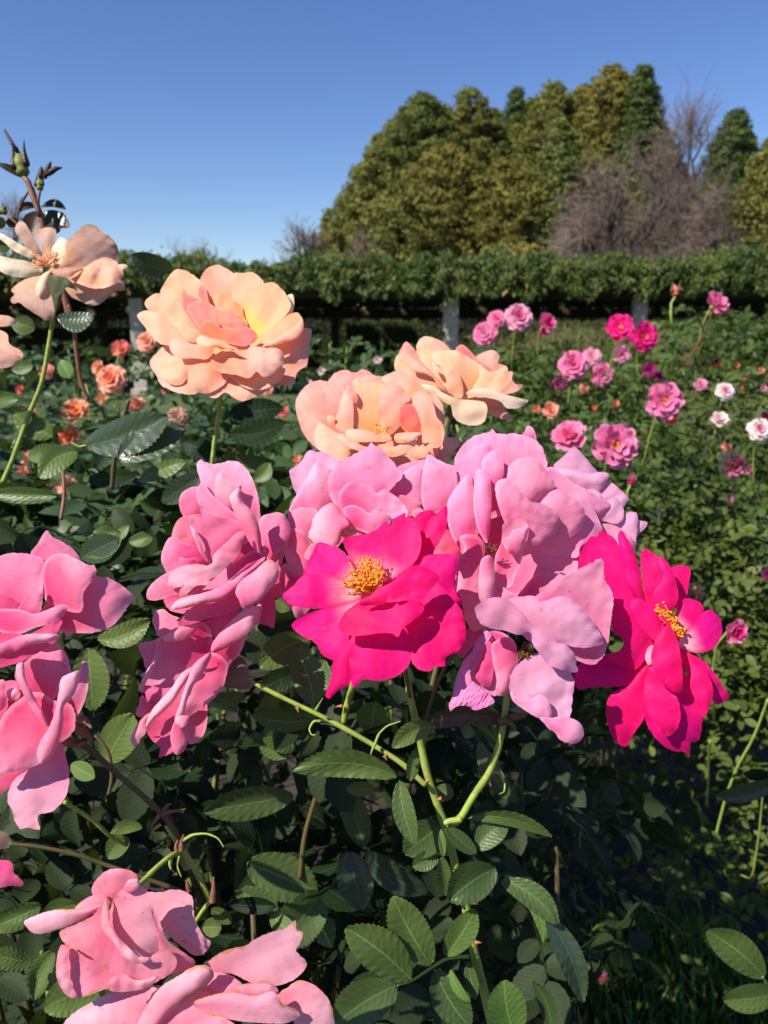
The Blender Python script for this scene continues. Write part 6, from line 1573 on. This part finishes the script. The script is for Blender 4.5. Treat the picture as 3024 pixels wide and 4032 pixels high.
# dry calyx of the half furled rose and of the left one
for pts in ('330 1240 380 1280 440 1290 470 1270', '410 1180 450 1220 490 1250 500 1290', '420 1160 460 1150 500 1200'):
    cane_tube('K', pts, 3.2, .6, .445, .44, 'stemred', c2, 'sepal')
LK = [('K', 530, 720, 815, 605, 62, .52, .52, 'leafmid', .1, .1, .1), ('K', 480, 760, 505, 1105, 95, .55, .55, 'leafmid', .1, 0, .1), ('K', 570, 1390, 720, 1120, 92, .54, .53, 'leafmid', .1, 0, .1),
 ('K', 385, 1395, 515, 1470, 48, .52, .50, 'leafmid', .2, 0, .1), ('K', 450, 250, 660, 170, 60, .60, .58, 'leafmid', .2, 0, .1), ('K', 440, 330, 520, 340, 30, .6, .6, 'leafmid', .2, 0, .1),
 ('B', 1500, 450, 1085, 690, 120, .55, .53, 'leafmid', .1, .10, .1), ('B', 1370, 500, 1530, 995, 125, .53, .51, 'leafmid', -.1, -.05, .15), ('B', 1420, 700, 1090, 860, 90, .57, .56, 'leafshade', 0, 0, .1),
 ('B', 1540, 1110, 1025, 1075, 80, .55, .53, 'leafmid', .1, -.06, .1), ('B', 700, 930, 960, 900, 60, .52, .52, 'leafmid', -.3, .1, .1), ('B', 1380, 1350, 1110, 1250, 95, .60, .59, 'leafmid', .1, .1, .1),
 ('B', 1215, 130, 1330, 210, 60, .56, .56, 'leafmid', .1, 0, .1), ('B', 640, 1250, 590, 1500, 60, .60, .60, 'leafshade', 0, 0, .1),
 ('L', 620, 60, 480, 90, 28, .50, .50, 'leafmid', .3, .1, .1), ('L', 560, 110, 470, 200, 42, .50, .50, 'leafmid', .1, .1, .1), ('L', 180, 400, -60, 500, 50, .48, .47, 'leafmid', .1, -.05, .1),
 ('L', 140, 655, -40, 620, 52, .47, .46, 'leafmid', .1, .0, .1), ('L', 230, 600, 150, 820, 50, .49, .48, 'leafmid', .2, .1, .1), ('L', 440, 790, 190, 860, 80, .46, .45, 'leafmid', .1, .1, .1),
 ('L', 330, 400, 190, 440, 44, .50, .50, 'leafmid', .2, 0, .1), ('L', 1000, 400, 1205, 410, 36, .50, .49, 'leafshade', .2, 0, .1), ('L', 880, 500, 965, 500, 40, .49, .49, 'leafmid', .2, 0, .1),
 ('L', 920, 420, 1010, 480, 30, .48, .48, 'leafmid', .2, 0, .1), ('L', 1180, 440, 1290, 560, 42, .50, .48, 'leafmid', .2, 0, .1)]
for (c, bx, by, tx, ty, hw, D0, D1, mt, ro, be, cu) in LK:
    fleaf(c, bx, by, tx, ty, hw, D0, D1, mat=mt, roll=ro, bend=be, curl=cu, parent=c2, fold=.25)

# leafy cane of the peach roses
c3 = empty('rose_cane', at(*[float(q) for q in cpx('Q', 460, 770)], .70), 'cane with large glossy striped leaves below the big peach rose', 'rose cane')
LQ = [(462, 765, 915, 605, 98, .68, .64, 'leafgrey', .25, .06, .15), (640, 835, 1010, 672, 92, .66, .66, 'leafgrey', .35, -.05, .1), (425, 800, 215, 945, 70, .64, .62, 'leafmid', -.2, .15, .1),
 (310, 1045, -60, 1030, 44, .60, .60, 'leafmid', .1, .0, .1), (1095, 930, 880, 1075, 62, .60, .60, 'leafgrey', .1, 0, .1), (290, 720, 70, 600, 62, .74, .74, 'leafmid', .2, 0, .1),
 (150, 830, 330, 790, 50, .70, .70, 'leafmid', 0, 0, .1), (1180, 820, 980, 740, 60, .80, .80, 'leafshade', 0, 0, .1), (1250, 700, 1560, 640, 70, .90, .90, 'leafshade', .2, .1, .1), (1240, 600, 1540, 560, 64, .95, .95, 'leafshade', .3, 0, .1),
 (740, 930, 480, 960, 50, .78, .78, 'leafshade', 0, 0, .1), (760, 950, 1010, 850, 44, .75, .75, 'leafmid', .3, 0, .1), (1200, 830, 1500, 860, 56, .85, .85, 'leafmid', 0, .1, .1), (1380, 960, 1470, 860, 40, .8, .8, 'leafmid', .1, .1, .1),
 (650, 1240, 500, 1230, 30, .62, .62, 'leafmid', .2, 0, .1), (700, 1290, 830, 1270, 36, .62, .62, 'leafmid', .2, 0, .1), (440, 1380, 640, 1275, 70, .60, .58, 'leafgrey', .1, 0, .1), (620, 1290, 700, 1200, 26, .62, .62, 'leafmid', .2, 0, .1),
 (100, 510, -60, 580, 40, .72, .72, 'leafmid', .1, .2, .1), (310, 70, 510, 60, 52, .70, .70, 'leafgrey', .4, .15, .1), (180, 330, 60, 350, 36, .8, .8, 'leafmid', 0, .0, .1), (380, 400, 330, 300, 40, .8, .8, 'leaflight', 0, .0, .1),
 (60, 90, 190, 130, 50, .74, .74, 'leafmid', 0, .0, .1)]
for (bx, by, tx, ty, hw, D0, D1, mt, ro, be, cu) in LQ:
    fleaf('Q', bx, by, tx, ty, hw, D0, D1, mat=mt, roll=ro, bend=be, curl=cu, parent=c3, fold=.22)
fleaf('X', 372, 578, 283, 552, 26, .72, .70, mat='leafgrey', parent=c3, roll=.4, fold=.2, bend=-.12)
cane_tube('Q', '700 520 650 700 620 860 610 1000', 2.0, 2.4, .74, .76, 'stemdark', c3)
cane_tube('Q', '375 0 400 110 420 300 440 420 480 520', 1.8, 2.0, .76, .78, 'stemred', c3)
cane_tube('Q', '330 1170 350 1050 345 920 330 850', 1.6, 1.6, .72, .74, 'stemred', c3)
cane_tube('Q', '390 750 430 775 470 765 520 740', 1.0, .8, .68, .68, 'stem', c3, 'leaf_stalk')
# dark young leaves around the buds at the upper left
c4 = empty('rose_cane', at(*[float(q) for q in cpx('H', 400, 920)], .63), 'bud bearing shoot with dark reddish young leaves against the sky', 'rose cane')
for (bx, by, tx, ty, hw, mt, ro, be) in ((440, 900, 700, 930, 40, 'leafbrown', .3, -.2), (640, 960, 740, 1120, 60, 'leafbrown', .2, .2), (400, 900, 190, 960, 38, 'leafbrown', .2, .2), (470, 950, 620, 1180, 110, 'leafgrey', .2, -.1), (430, 950, 330, 1210, 110, 'leafbrown', .1, .1),
      (240, 590, -30, 440, 34, 'leafbrown', .2, .05), (300, 760, 200, 960, 20, 'leafbrown', .2, .1), (200, 1080, 60, 1060, 50, 'leafbrown', 0, 0), (60, 1100, -60, 1050, 60, 'leafgrey', 0, 0), (120, 1300, -40, 1330, 70, 'leafmid', 0, 0)):
    fleaf('H', bx, by, tx, ty, hw, .80, .79, mat=mt, roll=ro, bend=be, parent=c4, serr=.10)
cane_tube('H', '330 700 370 820 405 920 440 1020 470 1200 560 1500 700 1900 740 2150', 3.0, 3.0, .785, .80, 'stemred', c4)
cane_tube('H', '180 1100 185 980 230 850 300 740', 1., 1., .80, .79, 'stemred', c4, 'branch')

# wilted rose and dark bloom at the left edge
f = Flower('Q', (-20, 200), .66, 'wiltpeach', (0, .1), 'wilting peach rose cut off by the left edge below the faded one', group='peach roses on tall stems')
f.petals('''
-60 60 -20 55 60 66 88 96 60 112 -20 120 -60 110 | m=wiltpeach
-60 120 -20 130 40 160 50 210 120 255 122 290 60 290 0 280 -60 290 | m=creampink
-60 260 0 250 60 270 110 285 90 320 20 345 -60 340 | m=wiltpeach
''')
f = Flower('L', (-30, 190), .50, 'pinksat', (0, .0), 'deep pink wilting rose with dry sepals peeping in at the lower left edge', group='pink roses at the left edge')
f.petals('''
-60 330 -60 200 0 205 50 215 60 260 100 300 98 318 40 318 0 328 | m=pinksat
-60 170 -60 80 20 85 50 120 40 150 0 160 | m=sepaldry
''')
# rose leaves at the lower right edge
c5 = empty('rose_cane', at(*[float(q) for q in cpx('O', 1640, 1700)], .60), 'grey green leaf spray entering at the lower right edge', 'rose cane')
for (bx, by, tx, ty, hw, D0, D1, mt, ro, be) in ((1640, 1700, 1268, 1402, 100, .60, .58, 'leafmid', .1, .05), (1740, 1790, 1372, 1842, 88, .60, .58, 'leafmid', .2, -.05), (1760, 440, 1320, 545, 55, .7, .68, 'leafgrey', .3, -.05), (1730, 480, 1500, 400, 40, .7, .7, 'leafshade', .1, .1)):
    fleaf('O', bx, by, tx, ty, hw, D0, D1, mat=mt, roll=ro, bend=be, parent=c5)
cane_tube('O', '1620 1690 1650 1740 1700 1790 1780 1880', 1.1, 1.6, .60, .62, 'stem', c5)
